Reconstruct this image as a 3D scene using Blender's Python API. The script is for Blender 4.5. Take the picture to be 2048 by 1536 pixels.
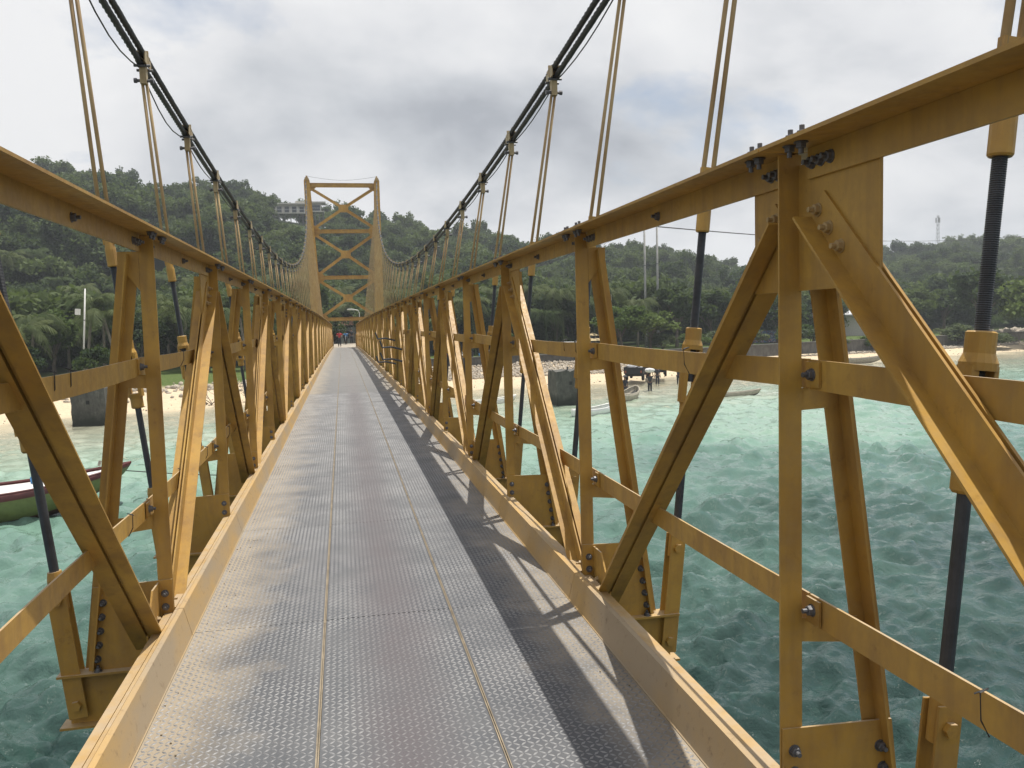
import bpy, bmesh, math, random
import numpy as np
from mathutils import Vector, Matrix, Euler
R_ = math.radians
sc = bpy.context.scene
COL = sc.collection
for o in list(bpy.data.objects): bpy.data.objects.remove(o)

# ------------------------------------------------------------------ camera, sky, sun, exposure
CAMP = Vector((-0.186, 0.0, 5.70))
cam_d = bpy.data.cameras.new('camera'); cam = bpy.data.objects.new('camera', cam_d); COL.objects.link(cam)
cr = Vector((0.9793122, -0.2004943, -0.0273790)); cu = Vector((0.0415948, 0.0670374, 0.9968831)); cf = Vector((0.1980339, 0.9773986, -0.0739900))
m = Matrix.Identity(4)
for i in range(3):
    m[i][0], m[i][1], m[i][2], m[i][3] = cr[i], cu[i], -cf[i], CAMP[i]
cam.matrix_world = m
cam_d.sensor_width = 36.0; cam_d.lens = 1657 / 2048 * 36.0; cam_d.clip_start = 0.05; cam_d.clip_end = 6000
sc.camera = cam

SUNV = Vector((0.21, 0.17, 1.0)).normalized()
SUN_EL = math.asin(SUNV.z); SUN_AZ = math.atan2(SUNV.x, SUNV.y)
w = bpy.data.worlds.new('World'); sc.world = w; w.use_nodes = True
nt = w.node_tree; nt.nodes.clear()
def N(nt, t, **kw):
    n = nt.nodes.new(t)
    for k, v in kw.items():
        if k in n.inputs.keys() if hasattr(n, 'inputs') else False: n.inputs[k].default_value = v
        else: setattr(n, k, v)
    return n
sky = N(nt, 'ShaderNodeTexSky', sky_type='NISHITA'); sky.sun_disc = False
sky.sun_elevation = SUN_EL; sky.sun_rotation = SUN_AZ; sky.air_density = 1.0; sky.dust_density = 1.2; sky.ozone_density = 1.2
tc = N(nt, 'ShaderNodeTexCoord')
sep = N(nt, 'ShaderNodeSeparateXYZ'); nt.links.new(tc.outputs['Generated'], sep.inputs[0])
def mth(op, a, b=None, c=None):
    n = nt.nodes.new('ShaderNodeMath'); n.operation = op
    for i, v in enumerate((a, b, c)):
        if v is None: continue
        if isinstance(v, (int, float)): n.inputs[i].default_value = v
        else: nt.links.new(v, n.inputs[i])
    return n.outputs[0]
zz = mth('MAXIMUM', sep.outputs['Z'], 0.0)
den = mth('ADD', zz, 0.42)
cx = mth('DIVIDE', sep.outputs['X'], den); cyy = mth('DIVIDE', sep.outputs['Y'], den)
cmb = N(nt, 'ShaderNodeCombineXYZ'); nt.links.new(cx, cmb.inputs[0]); nt.links.new(cyy, cmb.inputs[1])
def noise(scale, det, rough, vec, dist=0.0, off=(0, 0, 0)):
    mp = N(nt, 'ShaderNodeMapping'); mp.inputs['Location'].default_value = off; nt.links.new(vec, mp.inputs[0])
    n = N(nt, 'ShaderNodeTexNoise'); n.inputs['Scale'].default_value = scale; n.inputs['Detail'].default_value = det
    n.inputs['Roughness'].default_value = rough; n.inputs['Distortion'].default_value = dist
    nt.links.new(mp.outputs[0], n.inputs[0]); return n.outputs['Fac']
def ramp(fac, stops):
    r = N(nt, 'ShaderNodeValToRGB'); nt.links.new(fac, r.inputs[0])
    el = r.color_ramp.elements
    while len(el) < len(stops): el.new(0.5)
    for e, (p, c) in zip(el, stops):
        e.position = p; e.color = (c, c, c, 1) if isinstance(c, (int, float)) else (*c, 1)
    return r.outputs[0]
cov = noise(1.5, 7, 0.55, cmb.outputs[0], 0.3, (9.91, 8.99, 0))
shade = noise(2.3, 8, 0.52, cmb.outputs[0], 0.2, (2.69, 16.95, 4.0))
shade2 = noise(1.0, 4, 0.5, cmb.outputs[0], 0.2, (15.28, 5.10, 1.0))
covm = ramp(cov, [(0.33, 0.0), (0.46, 1.0)])
sh = mth('ADD', mth('MULTIPLY', shade, 0.68), mth('MULTIPLY', shade2, 0.32))
ccol = ramp(sh, [(0.32, (0.52, 0.55, 0.61)), (0.40, (0.75, 0.78, 0.83)), (0.48, (1.00, 1.01, 1.04)), (0.57, (1.16, 1.16, 1.17))])
skm = N(nt, 'ShaderNodeMixRGB'); skm.blend_type = 'MULTIPLY'; skm.inputs[0].default_value = 1.0
nt.links.new(sky.outputs[0], skm.inputs[1]); skm.inputs[2].default_value = (0.14, 0.14, 0.14, 1)
mix = N(nt, 'ShaderNodeMixRGB'); nt.links.new(covm, mix.inputs[0]); nt.links.new(skm.outputs[0], mix.inputs[1]); nt.links.new(ccol, mix.inputs[2])
bg = N(nt, 'ShaderNodeBackground'); bg.inputs['Strength'].default_value = 0.70
nt.links.new(mix.outputs[0], bg.inputs[0])
wo = N(nt, 'ShaderNodeOutputWorld'); nt.links.new(bg.outputs[0], wo.inputs[0])

sun_d = bpy.data.lights.new('sun', 'SUN'); sun_d.energy = 5.0; sun_d.angle = R_(0.6); sun_d.color = (1.0, 0.95, 0.86)
sun = bpy.data.objects.new('sun', sun_d); COL.objects.link(sun)
sun.rotation_euler = (-SUNV).to_track_quat('-Z', 'Y').to_euler(); sun.location = (20, 20, 60)
sc.view_settings.view_transform = 'Standard'; sc.view_settings.look = 'None'; sc.view_settings.exposure = 0.15; sc.view_settings.gamma = 1.0
sc.view_settings.use_curve_mapping = False
sc.render.engine = 'CYCLES'; sc.cycles.max_bounces = 6; sc.cycles.transparent_max_bounces = 12; sc.cycles.sample_clamp_direct = 3.0; sc.cycles.sample_clamp_indirect = 4.0

# ------------------------------------------------------------------ helpers
class MB:
    """collects geometry; build() links it as ONE mesh object"""
    def __init__(s): s.v = []; s.f = []; s.mi = []
    def add(s, verts, faces, mi=0):
        b = len(s.v); s.v += [tuple(p) for p in verts]; s.f += [tuple(i + b for i in f) for f in faces]; s.mi += [mi] * len(faces)
    def box(s, x0, x1, y0, y1, z0, z1, mi=0):
        s.add([(x0, y0, z0), (x1, y0, z0), (x1, y1, z0), (x0, y1, z0), (x0, y0, z1), (x1, y0, z1), (x1, y1, z1), (x0, y1, z1)],
              [(0, 3, 2, 1), (4, 5, 6, 7), (0, 1, 5, 4), (1, 2, 6, 5), (2, 3, 7, 6), (3, 0, 4, 7)], mi); return s
    def bar(s, p, q, sx, sy, up=(0, 0, 1), mi=0, ox=0, oy=0):
        """rectangular bar p->q; sx along side axis, sy along the up-ish axis"""
        p, q = Vector(p), Vector(q); d = (q - p).normalized(); a = d.cross(Vector(up)).normalized(); b = a.cross(d).normalized()
        vs = []
        for e in (p, q):
            for (i, j) in ((-1, -1), (1, -1), (1, 1), (-1, 1)):
                vs.append(e + a * (i * sx / 2 + ox) + b * (j * sy / 2 + oy))
        s.add(vs, [(0, 3, 2, 1), (4, 5, 6, 7), (0, 1, 5, 4), (1, 2, 6, 5), (2, 3, 7, 6), (3, 0, 4, 7)], mi); return s
    def prism(s, pts, axis, a, b, mi=0):
        """polygon pts (2D) extruded along axis from a to b"""
        n = len(pts); vs = []
        for h in (a, b):
            for (u, v) in pts:
                vs.append({'x': (h, u, v), 'y': (u, h, v), 'z': (u, v, h)}[axis])
        s.add(vs, [tuple(range(n))[::-1], tuple(range(n, 2 * n))] + [(i, (i + 1) % n, n + (i + 1) % n, n + i) for i in range(n)], mi); return s
    def tube(s, pts, r, n=8, mi=0, caps=True):
        pts = [Vector(p) for p in pts]; rs = r if isinstance(r, (list, tuple)) else [r] * len(pts)
        vs = []; up = Vector((0, 0, 1))
        for i, p in enumerate(pts):
            d = (pts[min(i + 1, len(pts) - 1)] - pts[max(i - 1, 0)]).normalized()
            a = d.cross(up if abs(d.z) < 0.95 else Vector((0, 1, 0))).normalized(); b = a.cross(d)
            for k in range(n):
                t = 2 * math.pi * k / n; vs.append(p + (a * math.cos(t) + b * math.sin(t)) * rs[i])
        fs = []
        for i in range(len(pts) - 1):
            for k in range(n): fs.append((i * n + k, i * n + (k + 1) % n, (i + 1) * n + (k + 1) % n, (i + 1) * n + k))
        if caps: fs += [tuple(range(n))[::-1], tuple(range((len(pts) - 1) * n, len(pts) * n))]
        s.add(vs, fs, mi); return s
    def lathe(s, prof, n=12, c=(0, 0, 0), mi=0, ph=0.0):
        vs = []; fs = []
        for (r, z) in prof:
            for k in range(n):
                t = 2 * math.pi * (k + ph) / n; vs.append((c[0] + r * math.cos(t), c[1] + r * math.sin(t), c[2] + z))
        for i in range(len(prof) - 1):
            for k in range(n): fs.append((i * n + k, i * n + (k + 1) % n, (i + 1) * n + (k + 1) % n, (i + 1) * n + k))
        fs += [tuple(range(n))[::-1], tuple(range((len(prof) - 1) * n, len(prof) * n))]
        s.add(vs, fs, mi); return s
    def mesh(s, name, mats, smooth=False, bevel=0):
        me = bpy.data.meshes.new(name); me.from_pydata([tuple(v) for v in s.v], [], s.f)
        mats = mats if isinstance(mats, (list, tuple)) else [mats]
        for mt in mats: me.materials.append(mt)
        if len(mats) > 1: me.polygons.foreach_set('material_index', s.mi)
        if bevel:
            bm = bmesh.new(); bm.from_mesh(me); bmesh.ops.recalc_face_normals(bm, faces=bm.faces)
            bmesh.ops.bevel(bm, geom=list(bm.edges), offset=bevel, segments=1, affect='EDGES', clamp_overlap=True); bm.to_mesh(me); bm.free()
        else:
            bm = bmesh.new(); bm.from_mesh(me); bmesh.ops.recalc_face_normals(bm, faces=bm.faces); bm.to_mesh(me); bm.free()
        if smooth: me.polygons.foreach_set('use_smooth', [True] * len(me.polygons))
        me.update(); return me
    def build(s, name, mats, parent=None, loc=(0, 0, 0), smooth=False, bevel=0, **kw):
        return put(name, s.mesh(name, mats, smooth, bevel), parent, loc, **kw)
def put(name, me, parent=None, loc=(0, 0, 0), rot=(0, 0, 0), scale=(1, 1, 1), kind=None):
    o = bpy.data.objects.new(name, me); COL.objects.link(o)
    o.location = loc; o.rotation_euler = rot; o.scale = scale
    if parent is not None: o.parent = parent
    if kind: o['kind'] = kind
    return o
def tag(o, label, cat, group=None):
    o['label'] = label; o['category'] = cat
    if group: o['group'] = group
    return o
def empty(name, loc=(0, 0, 0), rz=0.0):
    o = bpy.data.objects.new(name, None); o.empty_display_size = 0.2; COL.objects.link(o); o.location = loc; o.rotation_euler = (0, 0, rz); return o
def npmesh(name, V, F, mats, mi=None, smooth=False):
    """mesh from numpy arrays, F (n,3|4)"""
    me = bpy.data.meshes.new(name); V = np.asarray(V, np.float32); F = np.asarray(F, np.int32); k = F.shape[1]
    me.vertices.add(len(V)); me.vertices.foreach_set('co', V.ravel()); me.loops.add(F.size); me.loops.foreach_set('vertex_index', F.ravel())
    me.polygons.add(len(F)); me.polygons.foreach_set('loop_start', np.arange(0, F.size, k, dtype=np.int32)); me.polygons.foreach_set('loop_total', np.full(len(F), k, np.int32))
    mats = mats if isinstance(mats, (list, tuple)) else [mats]
    for mt in mats: me.materials.append(mt)
    if mi is not None: me.polygons.foreach_set('material_index', np.asarray(mi, np.int32))
    if smooth: me.polygons.foreach_set('use_smooth', np.ones(len(F), bool))
    me.update(calc_edges=True); return me

# ------------------------------------------------------------------ materials
class MT:
    def __init__(s, name):
        s.m = bpy.data.materials.new(name); s.m.use_nodes = True; s.t = s.m.node_tree; s.b = s.t.nodes['Principled BSDF']; s.o = s.t.nodes['Material Output']
    def pos(s): return s.t.nodes.new('ShaderNodeNewGeometry').outputs['Position']
    def gen(s): return s.t.nodes.new('ShaderNodeTexCoord').outputs['Object']
    def noise(s, vec, scale, det=4, rough=0.55, dist=0, sc3=None):
        if sc3:
            mp = s.t.nodes.new('ShaderNodeMapping'); mp.inputs['Scale'].default_value = sc3; s.t.links.new(vec, mp.inputs[0]); vec = mp.outputs[0]
        n = s.t.nodes.new('ShaderNodeTexNoise'); n.inputs['Scale'].default_value = scale; n.inputs['Detail'].default_value = det; n.inputs['Roughness'].default_value = rough; n.inputs['Distortion'].default_value = dist
        s.t.links.new(vec, n.inputs[0]); return n.outputs['Fac']
    def ramp(s, fac, stops, interp='LINEAR'):
        r = s.t.nodes.new('ShaderNodeValToRGB'); s.t.links.new(fac, r.inputs[0]); el = r.color_ramp.elements; r.color_ramp.interpolation = interp
        while len(el) < len(stops): el.new(0.5)
        for e, (p, c) in zip(el, stops):
            e.position = p; e.color = (c, c, c, 1) if isinstance(c, (int, float)) else (*c, 1)
        return r.outputs[0]
    def mix(s, fac, a, b, mode='MIX'):
        n = s.t.nodes.new('ShaderNodeMixRGB'); n.blend_type = mode
        for i, v in enumerate((fac, a, b)):
            if isinstance(v, (int, float)): n.inputs[i].default_value = v if i == 0 else (v, v, v, 1)
            elif isinstance(v, tuple): n.inputs[i].default_value = (*v, 1)
            else: s.t.links.new(v, n.inputs[i])
        return n.outputs[0]
    def math(s, op, a, b=None):
        n = s.t.nodes.new('ShaderNodeMath'); n.operation = op
        for i, v in enumerate((a, b)):
            if v is None: continue
            if isinstance(v, (int, float)): n.inputs[i].default_value = v
            else: s.t.links.new(v, n.inputs[i])
        return n.outputs[0]
    def sep(s, vec):
        n = s.t.nodes.new('ShaderNodeSeparateXYZ'); s.t.links.new(vec, n.inputs[0]); return n.outputs
    def bump(s, h, strength=0.3, dist=0.01):
        n = s.t.nodes.new('ShaderNodeBump'); n.inputs['Strength'].default_value = strength; n.inputs['Distance'].default_value = dist
        s.t.links.new(h, n.inputs['Height']); s.t.links.new(n.outputs[0], s.b.inputs['Normal']); return s
    def set(s, **kw):
        for k, v in kw.items():
            k = {'color': 'Base Color', 'rough': 'Roughness', 'metal': 'Metallic', 'spec': 'Specular IOR Level', 'ior': 'IOR'}.get(k, k)
            if isinstance(v, (int, float)): s.b.inputs[k].default_value = v
            elif isinstance(v, tuple): s.b.inputs[k].default_value = (*v, 1)
            else: s.t.links.new(v, s.b.inputs[k])
        return s
def simple(name, col, rough=0.6, var=0.15, scale=6.0, metal=0.0, bump=0.0):
    t = MT(name); p = t.gen(); n = t.noise(p, scale, 5, 0.6)
    lo = tuple(c * (1 - var) for c in col); hi = tuple(min(1, c * (1 + var)) for c in col)
    t.set(color=t.ramp(n, [(0.3, lo), (0.7, hi)]), rough=rough, metal=metal)
    if bump: t.bump(t.noise(p, scale * 6, 4), bump, 0.02)
    return t.m
def paint(name, base, dirt=0.5, rust=0.35):
    t = MT(name); p = t.pos()
    big = t.noise(p, 1.7, 5, 0.6); fine = t.noise(p, 38.0, 4, 0.65); streak = t.noise(p, 3.0, 5, 0.6, 0.3, (5.0, 5.0, 0.7)); spot = t.noise(p, 11.0, 6, 0.72)
    patch = t.noise(p, 4.6, 7, 0.68, 0.4)
    c = t.mix(t.ramp(big, [(0.35, 0.0), (0.66, 1.0)]), base, tuple(a * b for a, b in zip(base, (0.74, 0.68, 0.62))))
    c = t.mix(t.math('MULTIPLY', t.ramp(patch, [(0.46, 0.0), (0.66, 1.0)]), dirt * 0.8), c, (0.24, 0.135, 0.05))
    c = t.mix(t.math('MULTIPLY', t.ramp(streak, [(0.46, 0.0), (0.70, 1.0)]), dirt * 0.85), c, (0.19, 0.105, 0.045))
    c = t.mix(t.math('MULTIPLY', t.ramp(spot, [(0.60, 0.0), (0.70, 1.0)]), rust), c, (0.12, 0.050, 0.022))
    c = t.mix(t.math('MULTIPLY', t.ramp(fine, [(0.42, 0.0), (0.70, 1.0)]), 0.20), c, (0.33, 0.23, 0.11))
    nz = t.sep(t.t.nodes.new('ShaderNodeNewGeometry').outputs['True Normal'])[2]
    c = t.mix(t.math('MULTIPLY', t.ramp(nz, [(0.75, 0.0), (0.95, 1.0)]), t.ramp(patch, [(0.35, 0.25), (0.6, 0.75)])), c, (0.40, 0.33, 0.24))
    t.set(color=c, rough=t.ramp(fine, [(0.3, 0.42), (0.7, 0.62)]), spec=0.4)
    t.bump(fine, 0.12, 0.004); return t.m
M = {}
M['yellow'] = paint('yellow_paint', (0.49, 0.295, 0.060))
M['yellow_pale'] = paint('weathered_pale_yellow_paint', (0.44, 0.32, 0.15), 0.6, 0.3)
M['yellow_rod'] = paint('sun_faded_yellow_paint', (0.46, 0.34, 0.17), 0.45, 0.2)
M['cream'] = paint('cream_clamp_paint', (0.50, 0.42, 0.25), 0.5, 0.25)
M['rod'] = simple('dark_greased_steel', (0.055, 0.06, 0.07), 0.45, 0.3, 12, 0.3)
M['bolt'] = simple('galvanised_bolt', (0.13, 0.13, 0.14), 0.5, 0.45, 25, 0.4)
M['rope'] = simple('black_greased_wire_rope', (0.028, 0.030, 0.036), 0.55, 0.3, 20)
M['wire'] = simple('black_wire', (0.03, 0.03, 0.03), 0.6)
def deck_mat():
    t = MT('worn_checker_plate_steel'); p = t.pos(); s = t.sep(p)
    wear = t.noise(p, 1.3, 4, 0.55, 0.2, (2.6, 0.35, 1)); fine = t.noise(p, 30, 5, 0.65); blot = t.noise(p, 3.2, 6, 0.62); speck = t.noise(p, 120, 2, 0.5)
    c = t.mix(t.ramp(wear, [(0.36, 0.0), (0.64, 1.0)]), (0.074, 0.078, 0.088), (0.100, 0.105, 0.114))
    c = t.mix(t.math('MULTIPLY', t.ramp(blot, [(0.45, 0.0), (0.75, 1.0)]), 0.4), c, (0.18, 0.178, 0.178))
    lane = t.math('MULTIPLY', t.ramp(t.math('ABSOLUTE', t.math('ADD', t.math('SUBTRACT', s[0], 0.02), t.math('MULTIPLY', t.math('SUBTRACT', wear, 0.5), 0.25))), [(0.04, 1.0), (0.24, 0.0)]), t.ramp(blot, [(0.3, 0.45), (0.6, 0.95)]))
    c = t.mix(lane, c, (0.098, 0.088, 0.096))
    ax = t.math('ABSOLUTE', t.math('ADD', s[0], 0.04))
    edge = t.ramp(t.math('ADD', t.math('SUBTRACT', ax, t.math('MULTIPLY', s[0], 0.12)), t.math('MULTIPLY', t.math('SUBTRACT', blot, 0.5), 0.75)), [(0.62, 0.0), (1.08, 1.0)])
    c = t.mix(t.math('MULTIPLY', edge, 0.8), c, (0.36, 0.30, 0.22))
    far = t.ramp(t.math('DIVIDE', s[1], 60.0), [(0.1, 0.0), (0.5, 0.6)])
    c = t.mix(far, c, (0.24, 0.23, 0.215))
    c = t.mix(t.math('MULTIPLY', t.ramp(speck, [(0.6, 0.0), (0.75, 1.0)]), 0.35), c, (0.10, 0.095, 0.09))
    t.set(color=c, rough=t.ramp(wear, [(0.3, 0.52), (0.7, 0.64)]), metal=0.1, spec=0.4)
    t.bump(fine, 0.10, 0.003); return t.m
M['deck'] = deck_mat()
def tread_mat():
    t = MT('polished_tread_steel'); p = t.pos(); n = t.noise(p, 3.0, 5, 0.6); sx = t.sep(p)[0]; t.set(color=t.mix(t.ramp(t.math('ABSOLUTE', t.math('SUBTRACT', sx, 0.02)), [(0.05, 0.65), (0.25, 0.0)]), t.ramp(n, [(0.3, (0.13, 0.133, 0.142)), (0.7, (0.27, 0.27, 0.275))]), (0.10, 0.09, 0.097)), rough=0.52, metal=0.1, spec=0.45); return t.m
M['tread'] = tread_mat()
def kerb_mat():
    t = MT('dusty_kerb_paint'); p = t.pos(); big = t.noise(p, 2.2, 6, 0.62, 0.2, (1, 0.4, 1)); fine = t.noise(p, 22, 5, 0.7)
    c = t.mix(t.ramp(big, [(0.38, 0.0), (0.62, 1.0)]), (0.43, 0.275, 0.10), (0.32, 0.25, 0.165))
    c = t.mix(t.math('MULTIPLY', t.ramp(fine, [(0.58, 0.0), (0.72, 1.0)]), 0.6), c, (0.14, 0.09, 0.05))
    t.set(color=c, rough=0.65).bump(fine, 0.15, 0.004); return t.m
M['kerb'] = kerb_mat()
M['seam'] = simple('dusty_seam_strip', (0.25, 0.205, 0.145), 0.7, 0.3, 9)
def sand_mat():
    t = MT('ground_sand_and_soil'); p = t.pos()
    at = t.t.nodes.new('ShaderNodeAttribute'); at.attribute_name = 'inland'; s = at.outputs['Fac']
    n = t.noise(p, 0.35, 6, 0.6); f = t.noise(p, 5.0, 6, 0.7)
    sand = t.mix(t.ramp(f, [(0.35, 0.0), (0.7, 1.0)]), (0.60, 0.50, 0.36), (0.44, 0.35, 0.24))
    wet = t.mix(0.5, (0.46, 0.40, 0.29), (0.40, 0.36, 0.26))
    q = t.math('ADD', s, t.math('MULTIPLY', t.math('SUBTRACT', n, 0.5), 3.0))
    c = t.mix(t.ramp(t.math('DIVIDE', t.math('ADD', q, 5.0), 10.0), [(0.4, 0.0), (0.62, 1.0)]), wet, sand)
    grass = t.mix(t.ramp(f, [(0.4, 0.0), (0.65, 1.0)]), (0.055, 0.095, 0.025), (0.11, 0.13, 0.045))
    c = t.mix(t.ramp(t.math('DIVIDE', q, 40.0), [(0.36, 0.0), (0.40, 1.0)]), c, grass)
    c = t.mix(t.ramp(t.math('DIVIDE', q, 80.0), [(0.38, 0.0), (0.5, 1.0)]), c, (0.035, 0.05, 0.02))
    t.set(color=c, rough=0.95, spec=0.1).bump(f, 0.4, 0.1); return t.m
M['ground'] = sand_mat()
def water_mat():
    t = MT('clear_shallow_sea_water'); p = t.pos()
    at = t.t.nodes.new('ShaderNodeAttribute'); at.attribute_name = 'offshore'; s = at.outputs['Fac']
    n1 = t.noise(p, 0.10, 5, 0.6, 0.6); n2 = t.noise(p, 0.55, 5, 0.65, 0.8); n3 = t.noise(p, 2.2, 4, 0.6, 0.6)
    q = t.math('ADD', s, t.math('MULTIPLY', t.math('SUBTRACT', n1, 0.5), 26.0))
    q = t.math('ADD', q, t.math('MULTIPLY', t.math('SUBTRACT', n2, 0.5), 7.0))
    c = t.ramp(t.math('DIVIDE', q, 90.0), [(0.0, (0.40, 0.385, 0.29)), (0.12, (0.36, 0.37, 0.28)), (0.24, (0.25, 0.36, 0.28)), (0.36, (0.165, 0.275, 0.220)), (0.46, (0.080, 0.148, 0.124)), (0.57, (0.020, 0.045, 0.041)), (1.0, (0.012, 0.029, 0.028))])
    c = t.mix(t.math('MULTIPLY', t.ramp(t.math('ADD', t.math('MULTIPLY', n3, 0.5), t.math('MULTIPLY', n2, 0.5)), [(0.5, 0.0), (0.66, 1.0)]), 0.25), c, (0.05, 0.12, 0.094))
    t.set(color=c, rough=0.035, ior=1.333, spec=0.5)
    w1 = t.noise(p, 5.0, 4, 0.55, 0.5); w2 = t.noise(p, 14.0, 3, 0.5, 0.3)
    h = t.math('ADD', t.math('MULTIPLY', w1, 0.7), t.math('MULTIPLY', w2, 0.25)); t.bump(h, 0.55, 0.09)
    tr = t.t.nodes.new('ShaderNodeBsdfTransparent'); mx = t.t.nodes.new('ShaderNodeMixShader')
    t.t.links.new(t.ramp(t.math('DIVIDE', q, 16.0), [(0.02, 0.12), (0.55, 1.0)]), mx.inputs[0]); t.t.links.new(tr.outputs[0], mx.inputs[1]); t.t.links.new(t.b.outputs[0], mx.inputs[2])
    t.t.links.new(mx.outputs[0], t.o.inputs[0]); return t.m
M['water'] = water_mat()
def leaf_mat(name, lo, hi, spread=0.75, transl=0.35):
    t = MT(name); oi = t.t.nodes.new('ShaderNodeObjectInfo'); rnd = oi.outputs['Random']; p = t.pos()
    n = t.noise(p, 0.9, 3, 0.6)
    f = t.math('ADD', t.math('MULTIPLY', rnd, spread), t.math('MULTIPLY', n, 1 - spread))
    c = t.ramp(f, [(0.2, lo), (0.8, hi)])
    t.set(color=c, rough=0.7, spec=0.15)
    tl = t.t.nodes.new('ShaderNodeBsdfTranslucent'); t.t.links.new(t.mix(0.5, c, (0.12, 0.17, 0.03)), tl.inputs[0])
    mx = t.t.nodes.new('ShaderNodeMixShader'); mx.inputs[0].default_value = transl
    t.t.links.new(t.b.outputs[0], mx.inputs[1]); t.t.links.new(tl.outputs[0], mx.inputs[2]); t.t.links.new(mx.outputs[0], t.o.inputs[0]); return t.m
M['leaf'] = leaf_mat('forest_leaves', (0.024, 0.046, 0.022), (0.105, 0.140, 0.052))
M['leaf_light'] = leaf_mat('bright_shore_leaves', (0.060, 0.105, 0.026), (0.115, 0.160, 0.045))
M['leaf_grey'] = leaf_mat('grey_green_leaves', (0.075, 0.10, 0.055), (0.11, 0.135, 0.075))
M['palm'] = leaf_mat('palm_fronds', (0.045, 0.072, 0.024), (0.110, 0.130, 0.050), 0.5, 0.25)
M['bark'] = simple('bark', (0.13, 0.105, 0.08), 0.9, 0.3, 3)
M['twig'] = simple('grey_bare_twigs', (0.20, 0.165, 0.13), 0.9, 0.3, 4)
def conc(name, col, var=0.35):
    t = MT(name); p = t.pos(); n = t.noise(p, 1.4, 7, 0.65); st = t.noise(p, 2.0, 5, 0.6, 0.2, (3, 3, 0.5)); f = t.noise(p, 14, 5, 0.7)
    c = t.ramp(n, [(0.3, tuple(a * (1 - var) for a in col)), (0.7, tuple(a * (1 + var) for a in col))])
    c = t.mix(t.math('MULTIPLY', t.ramp(st, [(0.5, 0.0), (0.7, 1.0)]), 0.6), c, tuple(a * 0.35 for a in col))
    t.set(color=c, rough=0.9).bump(f, 0.4, 0.03); return t.m
M['concrete_dark'] = conc('weathered_dark_concrete', (0.095, 0.095, 0.085))
def pier_mat():
    t = MT('tide_stained_concrete'); p = t.pos(); z = t.sep(p)[2]; n = t.noise(p, 1.6, 7, .65); n2 = t.noise(p, 3.0, 6, .65, .3, (2, 2, .6))
    c = t.ramp(n, [(.3, (.058, .058, .052)), (.55, (.095, .093, .083)), (.7, (.15, .146, .13))]); c = t.mix(t.math('MULTIPLY', t.ramp(n2, [(.48, 0.0), (.64, 1.0)]), .7), c, (.045, .045, .04))
    c = t.mix(t.ramp(t.math('ADD', t.math('MULTIPLY', z, .4), t.math('MULTIPLY', n, .5)), [(.38, 1.0), (.62, 0.0)]), c, (.030, .034, .026)); t.set(color=c, rough=.9).bump(n, .6, .06); return t.m
M['pier'] = pier_mat()
M['concrete'] = conc('grey_concrete', (0.105, 0.102, 0.094))
M['stone'] = conc('pale_coral_rock', (0.36, 0.315, 0.255), 0.35)
M['white'] = simple('white_gelcoat', (0.72, 0.72, 0.70), 0.35, 0.08)
M['offwhite'] = simple('offwhite_plaster', (0.55, 0.53, 0.48), 0.85, 0.12)
M['maroon'] = simple('maroon_boat_paint', (0.10, 0.022, 0.022), 0.4)
M['green_hull'] = simple('olive_green_boat_paint', (0.15, 0.17, 0.055), 0.4)
M['red_hull'] = simple('dark_red_antifouling', (0.085, 0.03, 0.022), 0.5)
M['grey_wood'] = simple('bleached_wood', (0.34, 0.31, 0.25), 0.8, 0.25, 5)
M['aqua'] = simple('pale_aqua_boat_paint', (0.45, 0.58, 0.50), 0.5)
M['black'] = simple('black_vehicle_paint', (0.022, 0.023, 0.027), 0.35)
M['rubber'] = simple('tyre_rubber', (0.02, 0.02, 0.02), 0.85)
M['glass_dark'] = simple('dark_vehicle_glass', (0.03, 0.04, 0.05), 0.08)
M['chrome'] = simple('bright_metal', (0.55, 0.55, 0.56), 0.3, 0.1, 5, 0.8)
M['sack'] = simple('white_plastic_sacks', (0.62, 0.62, 0.62), 0.7, 0.2, 8, 0, 0.4)
M['skin'] = simple('brown_skin', (0.20, 0.105, 0.062), 0.6)
M['hair'] = simple('black_hair', (0.018, 0.015, 0.013), 0.6)
M['straw'] = simple('straw_hat', (0.42, 0.33, 0.18), 0.85)
for nm, c in dict(cloth_red=(0.42, 0.025, 0.035), cloth_blue=(0.07, 0.26, 0.55), cloth_dark=(0.03, 0.032, 0.04), cloth_white=(0.55, 0.55, 0.54), cloth_grey=(0.20, 0.20, 0.21), umbrella_blue=(0.16, 0.36, 0.72), tile_red=(0.26, 0.085, 0.05), tile_pink=(0.30, 0.12, 0.11), metal_roof=(0.50, 0.51, 0.53), soil_red=(0.30, 0.15, 0.09)).items():
    M[nm] = simple(nm, c, 0.8, 0.18, 9)
M['pole'] = simple('grey_concrete_pole', (0.30, 0.30, 0.29), 0.8, 0.15, 2)
M['white_pole'] = simple('white_painted_pole', (0.62, 0.62, 0.60), 0.7, 0.1)
M['bark_palm'] = simple('palm_trunk_bark', (0.19, 0.165, 0.13), 0.9, 0.3, 3)

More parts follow.
